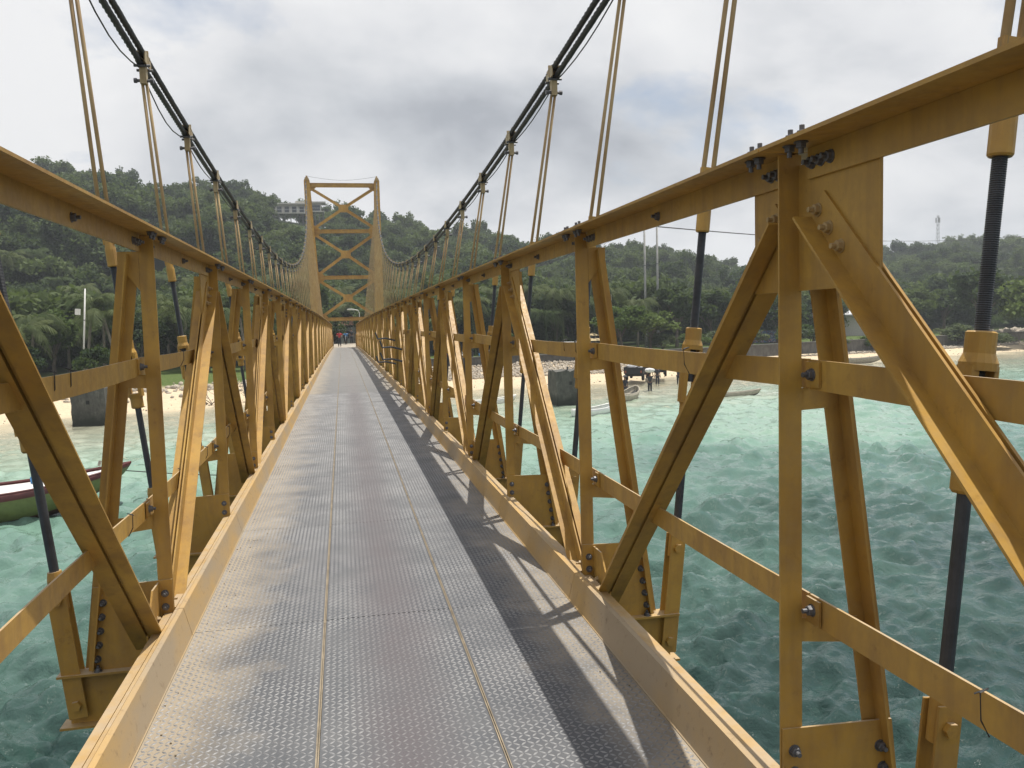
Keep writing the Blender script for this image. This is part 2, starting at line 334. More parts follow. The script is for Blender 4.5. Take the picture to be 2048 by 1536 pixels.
# ------------------------------------------------------------------ terrain and sea
SHX = np.array([-400, -60, -22.1, -18.5, -13.9, -10, -5, 6, 13.3, 22, 25, 39.8, 51.5, 65.3, 89.4, 160, 400])
SHY = np.array([30, 50, 58.8, 61.7, 62.9, 64.8, 66.5, 68.5, 71.5, 71, 71.5, 82.3, 87.2, 89.5, 95.3, 118, 190])
WALLX = np.array([8.5, 16, 24, 34, 43.9, 54.8, 67.7, 96.8, 160, 260]); WALLY = np.array([84.6, 85.9, 85.6, 87.0, 90.2, 94.6, 98.0, 106.5, 131, 168])
AZ = np.array([-60, -26.3, -19.5, -18, -15.9, -13.2, -11.5, -9.5, -7.3, -5.5, -3.7, -1.1, .8, 2.8, 6.2, 8.5, 10.9, 13, 16, 18.7, 21.4, 24.4, 26.6, 29.5, 32.2, 36.3, 39.3, 43.1, 51.1, 80])
EL = np.array([9.5, 10.0, 9.8, 10.0, 9.6, 9.5, 8.9, 9.05, 9.2, 8.9, 8.4, 8.0, 7.6, 7.0, 6.45, 6.15, 6.1, 5.5, 5.05, 4.95, 4.6, 4.0, 3.5, 3.5, 3.75, 3.95, 4.05, 3.95, 3.6, 3.2])
RR = np.interp(AZ, [-60, -20, 0, 15, 24, 30, 45, 80], [300, 310, 300, 300, 330, 430, 470, 480])     # ridge distance by bearing
def inland(x, y): return (y - np.interp(x, SHX, SHY)) * 0.92
def smooth(t): t = np.clip(t, 0, 1); return t * t * (3 - 2 * t)
_rng = np.random.default_rng(5)
_ph = _rng.uniform(0, 6.28, (10, 2)); _fr = _rng.uniform(0.015, 0.09, (10, 2)) * _rng.choice([-1, 1], (10, 2))
def wob(x, y):
    r = 0
    for i in range(10): r = r + np.sin(x * _fr[i, 0] + y * _fr[i, 1] + _ph[i, 0])
    return r / 3.2
def height(x, y):
    x = np.asarray(x, float); y = np.asarray(y, float); s = inland(x, y)
    sea = -np.clip(-s, 0, 80) * 0.055 - 0.02
    beach = np.interp(s, [0, 5, 11, 14, 30], [0.0, 0.42, 1.0, 1.55, 1.8])
    h = np.where(s < 0, sea, beach)
    az = np.degrees(np.arctan2(x + 0.186, y)); r = np.hypot(x + 0.186, y)
    el = np.interp(az, AZ, EL); rr = np.interp(az, AZ, RR)
    top = 5.7 + rr * np.tan(np.radians(el)) - 7.0
    r0 = np.interp(az, [-60, -15, 0, 15, 30, 45, 80], [95, 105, 118, 130, 165, 190, 190])
    t = (r - r0) / (rr - r0)
    hill = np.where(t < 1, smooth(np.clip(t, 0, 1) ** 0.8 * 0.94) * top, top * (1 - 0.25 * np.clip((r - rr) / 200, 0, 1)))
    k = np.clip(t * 3, 0, 1)
    out = np.where(t > 0, h * (1 - k) + np.maximum(h, hill) * k + wob(x, y) * 1.2 * k * np.clip((1.0 - t) * 3, 0, 1), h)
    return out
azs = np.radians(np.concatenate([np.linspace(-180, -62, 30, endpoint=False), np.linspace(-62, 82, 289), np.linspace(85, 177, 24)]))
rs = np.concatenate([np.linspace(3, 48, 16), np.linspace(50, 130, 81), np.geomspace(132, 900, 70)])
A, Rr = np.meshgrid(azs, rs); GX = -0.186 + Rr * np.sin(A); GY = Rr * np.cos(A); GZ = height(GX, GY)
GZ = np.where(GY < 30, np.minimum(GZ, -2.5), GZ)
nc = len(azs); nr = len(rs)
def grid_faces(nr, nc, wrap=True):
    i = np.arange(nr - 1)[:, None]; j = np.arange(nc if wrap else nc - 1)[None]; j2 = (j + 1) % nc
    return np.stack([i * nc + j, i * nc + j2, (i + 1) * nc + j2, (i + 1) * nc + j], -1).reshape(-1, 4)
gm = npmesh('ground', np.stack([GX, GY, GZ], -1).reshape(-1, 3), grid_faces(nr, nc)[:, ::-1], M['ground'], smooth=True)
at = gm.attributes.new('inland', 'FLOAT', 'POINT'); iv = inland(GX, GY); at.data.foreach_set('value', (iv + 4.2 * ((GX < 5) & (iv > 6)) * np.clip((iv - 6) / 3, 0, 1)).astype(np.float32).ravel())
ground = put('ground', gm, kind='structure')

azs = np.radians(np.concatenate([np.linspace(-180, -50, 90, endpoint=False), np.linspace(-50, 62, 760), np.linspace(64, 178, 70)]))
rs = np.concatenate([np.linspace(0.4, 3.2, 8), np.geomspace(3.4, 120, 560), np.geomspace(124, 900, 26)])
A, Rr = np.meshgrid(azs, rs); WX = -0.186 + Rr * np.sin(A); WY = Rr * np.cos(A); WZ = np.zeros_like(WX)
sp = np.maximum(Rr * 0.0065, 0.02)
gust = 0.75 + 0.35 * np.sin(WX * 0.21 + 1.0 + np.sin(WY * 0.17)) * np.sin(WY * 0.16 + 0.4 * np.sin(WX * 0.3))
calm = np.interp(-inland(WX, WY), [0, 6, 18, 45], [0.08, 0.22, 0.55, 1.0])
for i in range(96):
    lam = 0.26 * (11.0 ** (_rng.uniform(0, 1))); ang = R_(20 if i % 3 else -50) + _rng.normal(0, 0.55); k = 2 * math.pi / lam
    amp = 0.0138 * lam * float(np.interp(lam, [0.3, 0.7, 1.2, 2.8], [2.0, 1.8, 1.1, 0.7])) * _rng.uniform(0.6, 1.3)
    phs = k * (WX * math.sin(ang) + WY * math.cos(ang)) + _rng.uniform(0, 6.28)
    sn = np.sin(phs); WZ += amp * (sn + 0.6 * (sn * sn - 0.5)) * np.exp(-(2.0 * sp / lam) ** 2)
WZ *= gust * calm
wm = npmesh('sea', np.stack([WX, WY, WZ], -1).reshape(-1, 3), grid_faces(len(rs), len(azs))[:, ::-1], M['water'], smooth=True)
at = wm.attributes.new('offshore', 'FLOAT', 'POINT'); at.data.foreach_set('value', (-inland(WX, WY)).astype(np.float32).ravel())
sea = put('sea', wm, kind='structure')

# ------------------------------------------------------------------ footbridge
LB = 2.189; Y0 = 2.2736; K0, K1 = -3, 35
def DZ(y): return 4.1 + 0.0049 * y - 0.00011 * y * y
def YN(k): return Y0 + LB * k
bridge = empty('suspension_footbridge')
tag(bridge, 'narrow yellow steel suspension footbridge with grey checker plate deck', 'bridge')
def side(name, me, k, s, parent=bridge, slope=True, **kw):
    y = YN(k); a = math.atan2(DZ(YN(k + 1)) - DZ(y), LB) if slope else 0.0
    return put(name, me, parent, (0, y, DZ(y)), (a, 0, 0), (s, 1, 1), **kw)
Yl, Yp = M['yellow'], M['yellow_pale']
# -- one mesh of each kind, shared by all bays
rail_me = MB().prism([(1.026, 2.077), (1.026, 2.066), (1.250, 2.066), (1.250, 2.077)], 'y', 0.004, LB - 0.002).prism([(1.150, 2.0655), (1.150, 1.979), (1.160, 1.979), (1.160, 2.0655)], 'y', 0.012, LB - 0.055).mesh('top_rail', Yl)
splice_me = MB().prism([(-0.30, 1.984), (0.30, 1.984), (0.30, 2.06), (-0.30, 2.06)], 'x', 1.1605, 1.1685).mesh('splice_plate', Yl)
post_me = MB().prism([(1.096, 0.0), (1.168, 0.0), (1.168, 0.009), (1.142, 0.009), (1.142, 0.060), (1.134, 0.060), (1.134, 0.008), (1.096, 0.008)], 'z', -0.28, 2.060).mesh('post', Yl)
def angle_between(p, q, w1, w2, th, nx):
    """angle section p->q in the plane of the truss; web in plane (w1), inward flange (w2) on the lower edge"""
    b = MB(); p, q = Vector(p), Vector(q); d = (q - p).normalized(); xa = Vector((-1, 0, 0)); nrm = d.cross(xa).normalized()
    if nrm.z > 0: nrm = -nrm
    # web plate
    def plate(o0, ux, lx, uy, ly):
        vs = []
        for e in (p, q):
            for (i, j) in ((0, 0), (1, 0), (1, 1), (0, 1)): vs.append(e + o0 + ux * (i * lx) + uy * (j * ly))
        b.add(vs, [(0, 3, 2, 1), (4, 5, 6, 7), (0, 1, 5, 4), (1, 2, 6, 5), (2, 3, 7, 6), (3, 0, 4, 7)])
    plate(-nrm * (w1 / 2), nrm, w1, xa, th)
    plate(nrm * (w1 / 2 - th), nrm, th, xa * 1.0, w2)
    plate(nrm * (w1 / 2 - th) - xa * (0.018 + w2), nrm, th, xa, w2)
    return b
dg_down = angle_between((1.1600, 0.10, 1.90), (1.1600, LB - 0.16, 0.06), 0.098, 0.066, 0.008, 1)   # top at this node, foot at the next
dg_up = angle_between((1.1600, 0.16, 0.06), (1.1600, LB - 0.10, 1.90), 0.098, 0.066, 0.008, 1)
# second (outer) angle back to back leaves the dark slot seen along the edge
for b, (p, q) in ((dg_down, ((0.10, 1.90), (LB - 0.16, 0.06))), (dg_up, ((0.16, 0.06), (LB - 0.10, 1.90)))):
    b.bar((1.1740, p[0], p[1]), (1.1740, q[0], q[1]), 0.008, 0.098)
dgd_me = dg_down.mesh('diagonal', Yl); dgu_me = dg_up.mesh('diagonal', Yl)
def midrail(z, bow):
    b = MB(); n = 8; vs = []
    for i in range(n + 1):
        t = i / n; x = 1.190 + bow * math.sin(math.pi * t); dz = -0.012 * math.sin(math.pi * t); y = 0.004 + (LB - 0.008) * t
        vs += [(x, y, z + dz), (x + 0.008, y, z + dz), (x + 0.008, y, z + 0.09 + dz), (x, y, z + 0.09 + dz)]
    fs = [(0, 1, 2, 3), tuple(n * 4 + i for i in (3, 2, 1, 0))]
    for i in range(n):
        for j in range(4): fs.append((i * 4 + j, i * 4 + (j + 1) % 4, (i + 1) * 4 + (j + 1) % 4, (i + 1) * 4 + j))
    b.add(vs, fs); return b.mesh('mid_rail', Yl)
mid_me = [midrail(1.366, 0.022), midrail(0.642, 0.012), midrail(1.364, -0.004), midrail(0.642, 0.030)]
# outer raking strut: angle from under the rail to the crossbeam
st = MB()
def strut_pt(z, dx): return 1.49 - 0.1317 * (z + 0.1) + dx
for (x0, x1, y0, y1) in ((-0.05, 0.0, 0.012, 0.020), (0.0, 0.048, 0.012, 0.020), (-0.004, 0.004, -0.045, 0.012)):
    vs = []
    for z in (-0.12, 1.97):
        c = strut_pt(z, 0)
        vs += [(c + x0, y0, z), (c + x1, y0, z), (c + x1, y1, z), (c + x0, y1, z)]
    st.add(vs, [(0, 3, 2, 1), (4, 5, 6, 7), (0, 1, 5, 4), (1, 2, 6, 5), (2, 3, 7, 6), (3, 0, 4, 7)])
strut_me = st.mesh('raking_strut', Yl)
seat_me = [MB().prism([(1.10, 1.296), (1.30, 1.305), (1.292, 1.372), (1.10, 1.364)], 'y', 0.0085, 0.0115).mesh('seat_plate', Yl),
           MB().prism([(1.10, 0.585), (1.36, 0.556), (1.365, 0.640), (1.10, 0.656)], 'y', 0.0085, 0.0115).mesh('seat_plate', Yl)]
base_me = MB().prism([(1.098, -0.128), (1.52, -0.128), (1.475, 0.30), (1.098, 0.312)], 'y', -0.0105, -0.0025).mesh('base_plate', Yl)
knee_me = MB().prism([(1.169, 1.984), (1.268, 1.984), (1.268, 1.925), (1.169, 1.790)], 'y', -0.001, 0.007).mesh('knee_plate', Yl)
gtop_me = MB().prism([(-0.38, 2.03), (0.27, 2.03), (0.27, 1.66), (-0.38, 1.66)], 'x', 1.1605, 1.1695).mesh('top_gusset', Yl)
gbot_me = MB().prism([(-0.30, -0.12), (0.30, -0.12), (0.30, 0.12), (0.15, 0.30), (-0.15, 0.30), (-0.30, 0.12)], 'x', 1.1605, 1.1695).mesh('bottom_gusset', Yl)
fin_me = MB().prism([(-0.22, 0.0), (0.10, 0.0), (0.10, 0.02), (-0.20, 0.16)], 'x', 1.196, 1.204).mesh('stiffener', Yp)
cb = MB()  # I crossbeam with upstand ends
cb.box(-1.66, 1.66, -0.055, 0.055, -0.140, -0.128).box(-1.62, 1.62, -0.004, 0.004, -0.395, -0.140).box(-1.66, 1.66, -0.055, 0.055, -0.407, -0.395)
beam_me = cb.mesh('crossbeam', Yl)
# kerb: folded plate standing on the deck edge, then a pair of stringer angles outside it
kerb_me = MB().prism([(1.011, 0.003), (1.015, 0.006), (1.052, 0.150), (1.075, 0.152), (1.075, 0.146), (1.058, 0.144), (1.022, 0.0), (1.011, 0.0)], 'y', 0.003, LB - 0.003).mesh('kerb', M['kerb'])
str_me = [MB().prism([(1.078, 0.149), (1.093, 0.149), (1.093, -0.125), (1.086, -0.125), (1.086, 0.142), (1.078, 0.142)], 'y', 0.003, LB - 0.003).mesh('stringer', Yl),
          MB().prism([(1.104, 0.136), (1.142, 0.136), (1.142, 0.128), (1.112, 0.128), (1.112, -0.125), (1.104, -0.125)], 'y', 0.075, LB - 0.012).mesh('stringer', Yl)]
# deck plates: three columns; raised lozenges on the near ones
rg = np.random.default_rng(11)
def plate_mesh(x0, x1):
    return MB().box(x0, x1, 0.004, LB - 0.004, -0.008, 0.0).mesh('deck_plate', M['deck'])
def tread_mesh(x0, x1):
    px, py = 0.0270, 0.0270; px = (x1 - x0) / int((x1 - x0) / px)
    ix = np.arange(int(round((x1 - x0) / px))); iy = np.arange(int(LB / py)); I, J = np.meshgrid(ix, iy); I = I.ravel(); J = J.ravel()
    cx = x0 + px * (I + 0.5); cy_ = 0.012 + py * (J + 0.5); a = np.where((I + J) % 2 == 0, R_(48), R_(-48)) + np.pi / 2
    L, Wd, Hh = 0.0160, 0.0058, 0.0022; sc_ = rg.uniform(.85, 1.1, len(cx))
    ux, uy = np.cos(a), np.sin(a); vx, vy = -uy, ux
    def P(l, w_, h): return np.stack([cx + (ux * l + vx * w_) * sc_, cy_ + (uy * l + vy * w_) * sc_, np.full_like(cx, h)], -1)
    V = np.stack([P(-L, 0, 0), P(0, -Wd, 0), P(L, 0, 0), P(0, Wd, 0), P(-L * .66, 0, Hh), P(0, -Wd * .5, Hh), P(L * .66, 0, Hh), P(0, Wd * .5, Hh)], 1)
    n = len(cx); base = (np.arange(n) * 8)[:, None, None]
    F = np.array([[0, 1, 5, 4], [1, 2, 6, 5], [2, 3, 7, 6], [3, 0, 4, 7], [4, 5, 6, 7]])[None] + base
    return npmesh('tread', V.reshape(-1, 3), F.reshape(-1, 4), M['tread'])
colx = [(-1.010, -0.349), (-0.334, 0.334), (0.349, 1.010)]
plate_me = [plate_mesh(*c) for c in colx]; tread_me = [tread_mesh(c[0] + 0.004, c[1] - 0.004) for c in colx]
seam_me = MB().box(-0.0472, -0.0425, 0, LB, -0.006, 0.002).box(-0.0385, -0.0345, 0, LB, -0.006, 0.0015).box(-0.05, -0.03, 0, LB, -0.03, -0.012).mesh('seam_strip', M['seam'])
joint_me = MB().box(-1.008, 1.008, -0.02, 0.02, -0.016, -0.0085).mesh('joint_strip', M['seam'])
# bolts
bt = MB().lathe([(0.0195, 0.0), (0.0195, 0.003), (0.0195, 0.0031)], 12).lathe([(0.0155, 0.003), (0.0155, 0.015), (0.0135, 0.017)], 6).lathe([(0.0075, 0.017), (0.0075, 0.032)], 8)
bolt_me = bt.mesh('bolt', M['bolt']); bolt_y = bt.mesh('bolt', Yp)
RX = (0, R_(-90), 0)        # points along -X (inward on the right-hand side)
RY = (R_(90), 0, 0)         # points along -Y (towards the near bank)
BOLT_SETS = dict(
    rail=[((1.150, y, z), RX, 0) for (y, z) in ((-0.09, 2.022), (-0.135, 2.022), (-0.18, 2.022), (0.10, 2.020), (0.14, 2.020))] + [((x, y, 2.064), (R_(180), 0, 0), 0) for (x, y) in ((1.072, -0.10), (1.072, -0.16), (1.072, 0.075), (1.072, 0.125))] + [((x, y, 2.077), (0, 0, 0), 0) for (x, y) in ((1.075, -0.10), (1.075, -0.16), (1.075, 0.075), (1.075, 0.125))],
    mid=[((1.150, 1.09, 2.022), RX, 0)],
    top=[((1.1520, 0.115 + 0.055 * i, 1.885 - 0.056 * i), RX, 1) for i in range(3)] + [((1.1520, -0.115 - 0.055 * i, 1.885 - 0.056 * i), RX, 1) for i in range(3)],
    bot=[((1.1520, 0.165 + 0.045 * i, 0.085 + 0.055 * i), RX, 1) for i in range(2)] + [((1.1605, -0.09, 0.06 + 0.07 * i), RX, 1) for i in range(2)],
    base=[((1.487 - 0.0105 * i - 0.012, -0.0105, -0.07 + 0.072 * i), RY, 0) for i in range(5)] + [((1.135, -0.0105, 0.10 + 0.07 * i), RY, 0) for i in range(3)] + [((1.22, -0.03, -0.128), (0, 0, 0), 0), ((1.47, -0.03, -0.128), (0, 0, 0), 0)],
    clip=[((1.181, -0.035, 1.41), RX, 0), ((1.181, -0.035, 0.69), RX, 0)])
rest = MB()
def place_bolts(k, s, post):
    for st_, lst in BOLT_SETS.items():
        if st_ == 'top' and k % 2: continue
        if st_ == 'bot' and not k % 2: continue
        for (p, r, mi) in lst:
            if -1 <= k <= 4 and not (st_ == 'rail' and k > 3):
                put('bolt', bolt_y if mi else bolt_me, post, p, r)
            else:
                e = Euler(r).to_matrix(); d = e @ Vector((0, 0, 1)); a = e @ Vector((1, 0, 0)); bb = e @ Vector((0, 1, 0)); c = Vector((p[0] * s, p[1] + YN(k), p[2] + DZ(YN(k))))
                d.x *= s; a.x *= s; bb.x *= s
                vs = [c + (a * math.cos(t * math.pi / 3) + bb * math.sin(t * math.pi / 3)) * 0.015 + d * h for h in (0, 0.02) for t in range(6)]
                rest.add(vs, [tuple(range(6))[::-1], tuple(range(6, 12))] + [(i, (i + 1) % 6, 6 + (i + 1) % 6, 6 + i) for i in range(6)])
clip_me = MB().prism([(1.181, 1.372), (1.189, 1.372), (1.189, 1.448), (1.181, 1.448)], 'y', -0.072, -0.002).mesh('rail_clip', Yl)

# hanger geometry in a frame whose local z runs up the (leaning) hanger
LEAN = 0.105; HX = 1.622
def cable_z(y): return 7.70 + 0.00348 * (y - 22.5) ** 2
def skew(h): return 0.02 * h                      # the cable plane sits slightly to the right of the deck axis
link_me = MB().prism([(-0.045, -0.36), (0.045, -0.36), (0.045, 0.33), (-0.045, 0.33)], 'y', 0.030, 0.040).mesh('link_plate', Yl, bevel=0.002)
pin_me = MB().lathe([(0.020, -0.052), (0.020, 0.052)], 12).lathe([(0.032, -0.046), (0.032, -0.041)], 12).lathe([(0.026, -0.064), (0.026, -0.046)], 6).lathe([(0.026, 0.041), (0.026, 0.060)], 6).mesh('pin', Yl)
# threaded dark rods
def thread(z0, z1, r):
    n = int((z1 - z0) / 0.007); pr = []
    for i in range(n): pr += [(r, z0 + (z1 - z0) * i / n), (r * 0.90, z0 + (z1 - z0) * (i + .5) / n)]
    return pr + [(r, z1)]
rod_lo = MB().lathe([(0.0225, 0.37), (0.0225, 1.04)], 14).lathe([(0.040, 0.20), (0.040, 0.36), (0.032, 0.40)], 14, mi=1).mesh('lower_rod', [M['rod'], Yl], smooth=False)
rod_up = MB().lathe(thread(1.22, 2.12, 0.0235), 14).mesh('threaded_rod', M['rod'])
tb = MB().lathe([(0.038, 1.012), (0.045, 1.022), (0.045, 1.085), (0.056, 1.12), (0.056, 1.125)], 16)
for s_ in (-1, 1): tb.prism([(s_ * 0.028, -0.040), (s_ * 0.050, -0.034), (s_ * 0.058, -0.012), (s_ * 0.058, 0.012), (s_ * 0.050, 0.034), (s_ * 0.028, 0.040)], 'z', 1.10, 1.42)
tb.lathe([(0.057, 1.405), (0.058, 1.43), (0.046, 1.46), (0.046, 1.525), (0.040, 1.53)], 16)
turn_me = tb.mesh('turnbuckle', Yl, smooth=False, bevel=0)
slv_me = MB().lathe([(0.034, 2.075), (0.039, 2.082), (0.039, 2.20), (0.030, 2.27)], 14).box(-0.040, 0.040, -0.014, 0.014, 2.24, 2.44).mesh('sleeve', Yl)
bar_me = MB().lathe([(0.0150, 0.0), (0.0150, 1.0)], 8).mesh('suspender_bar', M['yellow_rod'], smooth=True)
cl = MB()   # cable clamp, local y along the cable
cl.prism([(-0.13, -0.06), (0.13, -0.06), (0.13, 0.045), (-0.13, 0.045)], 'x', -0.046, -0.036).prism([(-0.13, -0.06), (0.13, -0.06), (0.13, 0.045), (-0.13, 0.045)], 'x', 0.036, 0.046)
cl.box(-0.046, 0.046, -0.10, 0.10, 0.045, 0.057).prism([(-0.055, -0.06), (0.055, -0.06), (0.030, -0.235), (-0.030, -0.235)], 'x', -0.030, 0.030).box(-0.05, 0.05, -0.012, 0.012, -0.06, 0.09)
for y in (-0.08, 0.08):
    cl.lathe([(0.014, 0.057), (0.014, 0.085), (0.007, 0.085), (0.007, 0.11)], 6, (0.0, y, 0))
clamp_me = cl.mesh('cable_clamp', M['cream'])
cbolt_me = MB().tube([(-0.075, 0, 0), (0.075, 0, 0)], 0.014, 6).mesh('clamp_bolt', M['bolt'])
cpin_me = MB().tube([(-0.09, 0, 0), (-0.062, 0, 0), (-0.0619, 0, 0), (0.0619, 0, 0), (0.062, 0, 0), (0.09, 0, 0)], [0.025, 0.025, 0.016, 0.016, 0.025, 0.025], 8).mesh('clamp_pin', M['bolt'])
for k in range(K0, K1 + 1):
    y = YN(k); z = DZ(y)
    put('crossbeam', beam_me, bridge, (0, y, z))
    for s in (1, -1):
        post = side('post', post_me, k, s, slope=False)
        put('base_plate', base_me, post); put('knee_plate', knee_me, post); put('rail_clip', clip_me, post); put('rail_clip', clip_me, post, (0, 0, -0.723))
        for q in (0, 1): put('seat_plate', seat_me[q], post)
        side('raking_strut', strut_me, k, s, slope=False)
        if k % 2 == 0: put('top_gusset', gtop_me, post)
        else:
            put('splice_plate', splice_me, post)
            put('bottom_gusset', gbot_me, post); put('stiffener', fin_me, post)
        place_bolts(k, s, post)
        if k < K1:
            side('top_rail', rail_me, k, s); side('kerb', kerb_me, k, s)
            for q in (0, 1): side('stringer', str_me[q], k, s)
            for q in (0, 1): side('mid_rail', mid_me[q + 2 * ((k + (s < 0)) % 2)], k, s)
            side('diagonal', dgd_me if k % 2 == 0 else dgu_me, k, s)
        # hanger
        hz = cable_z(y) - z; xo = skew(2.0)
        hg = put('hanger', rod_lo, bridge, (s * HX + 0.012, y, z), (0, math.atan(LEAN) * s, 0))
        put('threaded_rod', rod_up, hg); put('turnbuckle', turn_me, hg); put('sleeve', slv_me, hg); put('link_plate', link_me, hg); put('link_plate', link_me, hg, (0, -0.07, 0))
        put('pin', pin_me, hg, (0, 0, 0.257), (R_(90), 0, 0)); put('pin', pin_me, hg, (0, 0, -0.29), (R_(90), 0, 0))
        tx = s * (HX + LEAN * hz) + skew(hz); top = Vector((tx, y, cable_z(y) - 0.20))
        sy = math.atan(2 * 0.00348 * (y - 22.5)); b0 = Vector((s * (HX + LEAN * 2.38) + 0.012 + skew(0.0), y, z + 2.38 / math.sqrt(1 + LEAN ** 2)))
        for q in (-1, 1):
            p0 = b0 + Vector((q * 0.030, 0, 0)); p1 = top + Vector((q * 0.019, 0, 0)); d = p1 - p0
            o = put('suspender_bar', bar_me, bridge, p0, d.to_track_quat('Z', 'Y').to_euler(), (1, 1, d.length))
        c_ = put('cable_clamp', clamp_me, bridge, (tx, y, cable_z(y)), (sy, 0, 0))
        for q in (-0.06, 0.06): put('clamp_bolt', cbolt_me, c_, (0, q, -0.075))
        put('clamp_pin', cpin_me, c_, (0, 0, -0.20))
rest.build('bolts', M['bolt'], bridge, kind='stuff')
for k in range(K0, K1):
    a = math.atan2(DZ(YN(k + 1)) - DZ(YN(k)), LB)
    for c in range(3):
        o = put('deck_plate', plate_me[c], bridge, (0, YN(k) + 0.04 - (0.5 * LB if False else 0), DZ(YN(k))), (a, 0, 0))
        o.rotation_euler = (a + R_(random.Random(k * 7 + c).uniform(-0.02, 0.02)), 0, 0)
        if k <= 7: put('tread', tread_me[c], o, kind='stuff')
    put('joint_strip', joint_me, bridge, (0, YN(k) + 0.04, DZ(YN(k))), (a, 0, 0))
    for s in (1, -1): put('seam_strip', seam_me, bridge, (0.3825 if s > 0 else -0.3015, YN(k), DZ(YN(k))), (a, 0, 0))
# main cables: two wire ropes a side, laid strands
def rope(path, r):
    P = np.array(path); T = np.gradient(P, axis=0); T /= np.linalg.norm(T, axis=1)[:, None]
    Aa = np.cross(T, [1, 0, 0]); Aa /= np.linalg.norm(Aa, axis=1)[:, None]; Bb = np.cross(T, Aa)
    s = np.concatenate([[0], np.cumsum(np.linalg.norm(np.diff(P, axis=0), axis=1))]); n = 15; th = np.linspace(0, 2 * np.pi, n, endpoint=False)
    rad = r * (1 + 0.17 * np.cos(5 * (th[None] - s[:, None] * 2 * np.pi / 0.42)))
    V = P[:, None] + rad[..., None] * (np.cos(th)[None, :, None] * Aa[:, None] + np.sin(th)[None, :, None] * Bb[:, None])
    return V.reshape(-1, 3), grid_faces(len(P), n)
ys = np.concatenate([np.linspace(YN(K0) - 1.0, 22, 900), np.linspace(22.1, 80.6, 420)])
for s in (1, -1):
    Vs = []; Fs = []; off = 0
    for (dx, dz) in ((-0.018 * s, 0.034), (0.018 * s, -0.040)):
        hz = cable_z(ys) - DZ(ys); path = np.stack([s * (HX + LEAN * hz) + skew(hz) + dx, ys, cable_z(ys) + dz], -1)
        V, F = rope(path, 0.027); Vs.append(V); Fs.append(F + off); off += len(V)
    put('main_cable', npmesh('main_cable', np.concatenate(Vs), np.concatenate(Fs), M['rope'], smooth=True), bridge)
    # slack service wire tied under the cable, and the back stay
    pts = []; rr_ = random.Random(3 + s)
    for k in range(K0, 20):
        dr = rr_.choice([0.05, 0.07, 0.16, 0.09])
        for t in np.linspace(0, 1, 6, endpoint=False):
            y = YN(k) + LB * t; hz = cable_z(y) - DZ(y)
            pts.append((s * (HX + LEAN * hz) + skew(hz) + 0.03 * s, y, cable_z(y) - 0.075 - dr * math.sin(math.pi * t)))
    MB().tube(pts, 0.007, 5).build('service_wire', M['wire'], bridge)
    MB().tube([(s * 3.2 + 0.3, 80.8, 19.4), (s * 3.4 + 0.3, 112, 2.2)], 0.06, 8).build('back_stay', M['rope'], bridge)
# tower
TY = 80.5
for (o0, o1, i0, i1, sgn) in ((-3.10, -2.97, -2.58, -1.98, -1), (3.82, 3.77, 3.34, 2.98, 1)):
    b = MB(); z0, z1 = 1.2, 19.35; f = (z1 - z0) / (z1 - 7.3)
    ob = o0 + (o1 - o0) * f; ib = i0 + (i1 - i0) * f
    for (ya, yb) in ((-0.45, -0.43), (0.43, 0.45)):      # flange plates front and back
        w0, w1 = (ob, ib), (o0, i0); e = 0.5
        b.add([(w0[0], ya - e, z0), (w0[1], ya - e, z0), (w1[1], ya, z1), (w1[0], ya, z1), (w0[0], yb - e, z0), (w0[1], yb - e, z0), (w1[1], yb, z1), (w1[0], yb, z1)] if ya < 0 else
              [(w0[0], ya + e, z0), (w0[1], ya + e, z0), (w1[1], ya, z1), (w1[0], ya, z1), (w0[0], yb + e, z0), (w0[1], yb + e, z0), (w1[1], yb, z1), (w1[0], yb, z1)],
              [(0, 1, 2, 3), (7, 6, 5, 4), (0, 4, 5, 1), (1, 5, 6, 2), (2, 6, 7, 3), (3, 7, 4, 0)])
    for xx0, xx1, inset in ((ob, o0, 0.04), (ib, i0, 0.04)):
        sg = 1 if xx0 < (ob + ib) / 2 else -1
        a0, a1 = xx0 + sg * inset, xx1 + sg * inset
        b.add([(a0, -0.93, z0), (a0 + sg * .02, -0.93, z0), (a1 + sg * .02, -0.43, z1), (a1, -0.43, z1), (a0, 0.93, z0), (a0 + sg * .02, 0.93, z0), (a1 + sg * .02, 0.43, z1), (a1, 0.43, z1)],
              [(0, 1, 2, 3), (7, 6, 5, 4), (0, 4, 5, 1), (1, 5, 6, 2), (2, 6, 7, 3), (3, 7, 4, 0)])
    lg = b.build('tower_leg', Yl, bridge, (0, TY, 0))
    sd = MB().prism([(o0 - .02 * sgn, 19.352), (i0, 19.352), (i0 + sgn * .12, 19.62), (o0 - sgn * .12, 19.62)], 'y', -0.5, 0.5).box(min(o0, i0) + .18, max(o0, i0) - .18, -0.3, 0.3, 19.62, 19.80)
    sd.build('cable_saddle', Yp, lg)
    ft = MB().box(min(ob, ib) - .4, max(ob, ib) + .4, -2.0, 2.0, -0.5, 1.195); ft.build('tower_footing', M['concrete'], lg)
def legx(z, sgn):
    f = (19.35 - z) / (19.35 - 7.3)
    return (-2.58 + 0.60 * f) if sgn < 0 else (3.34 - 0.36 * f)
TB = [18.96, 14.69, 10.38, 6.46]
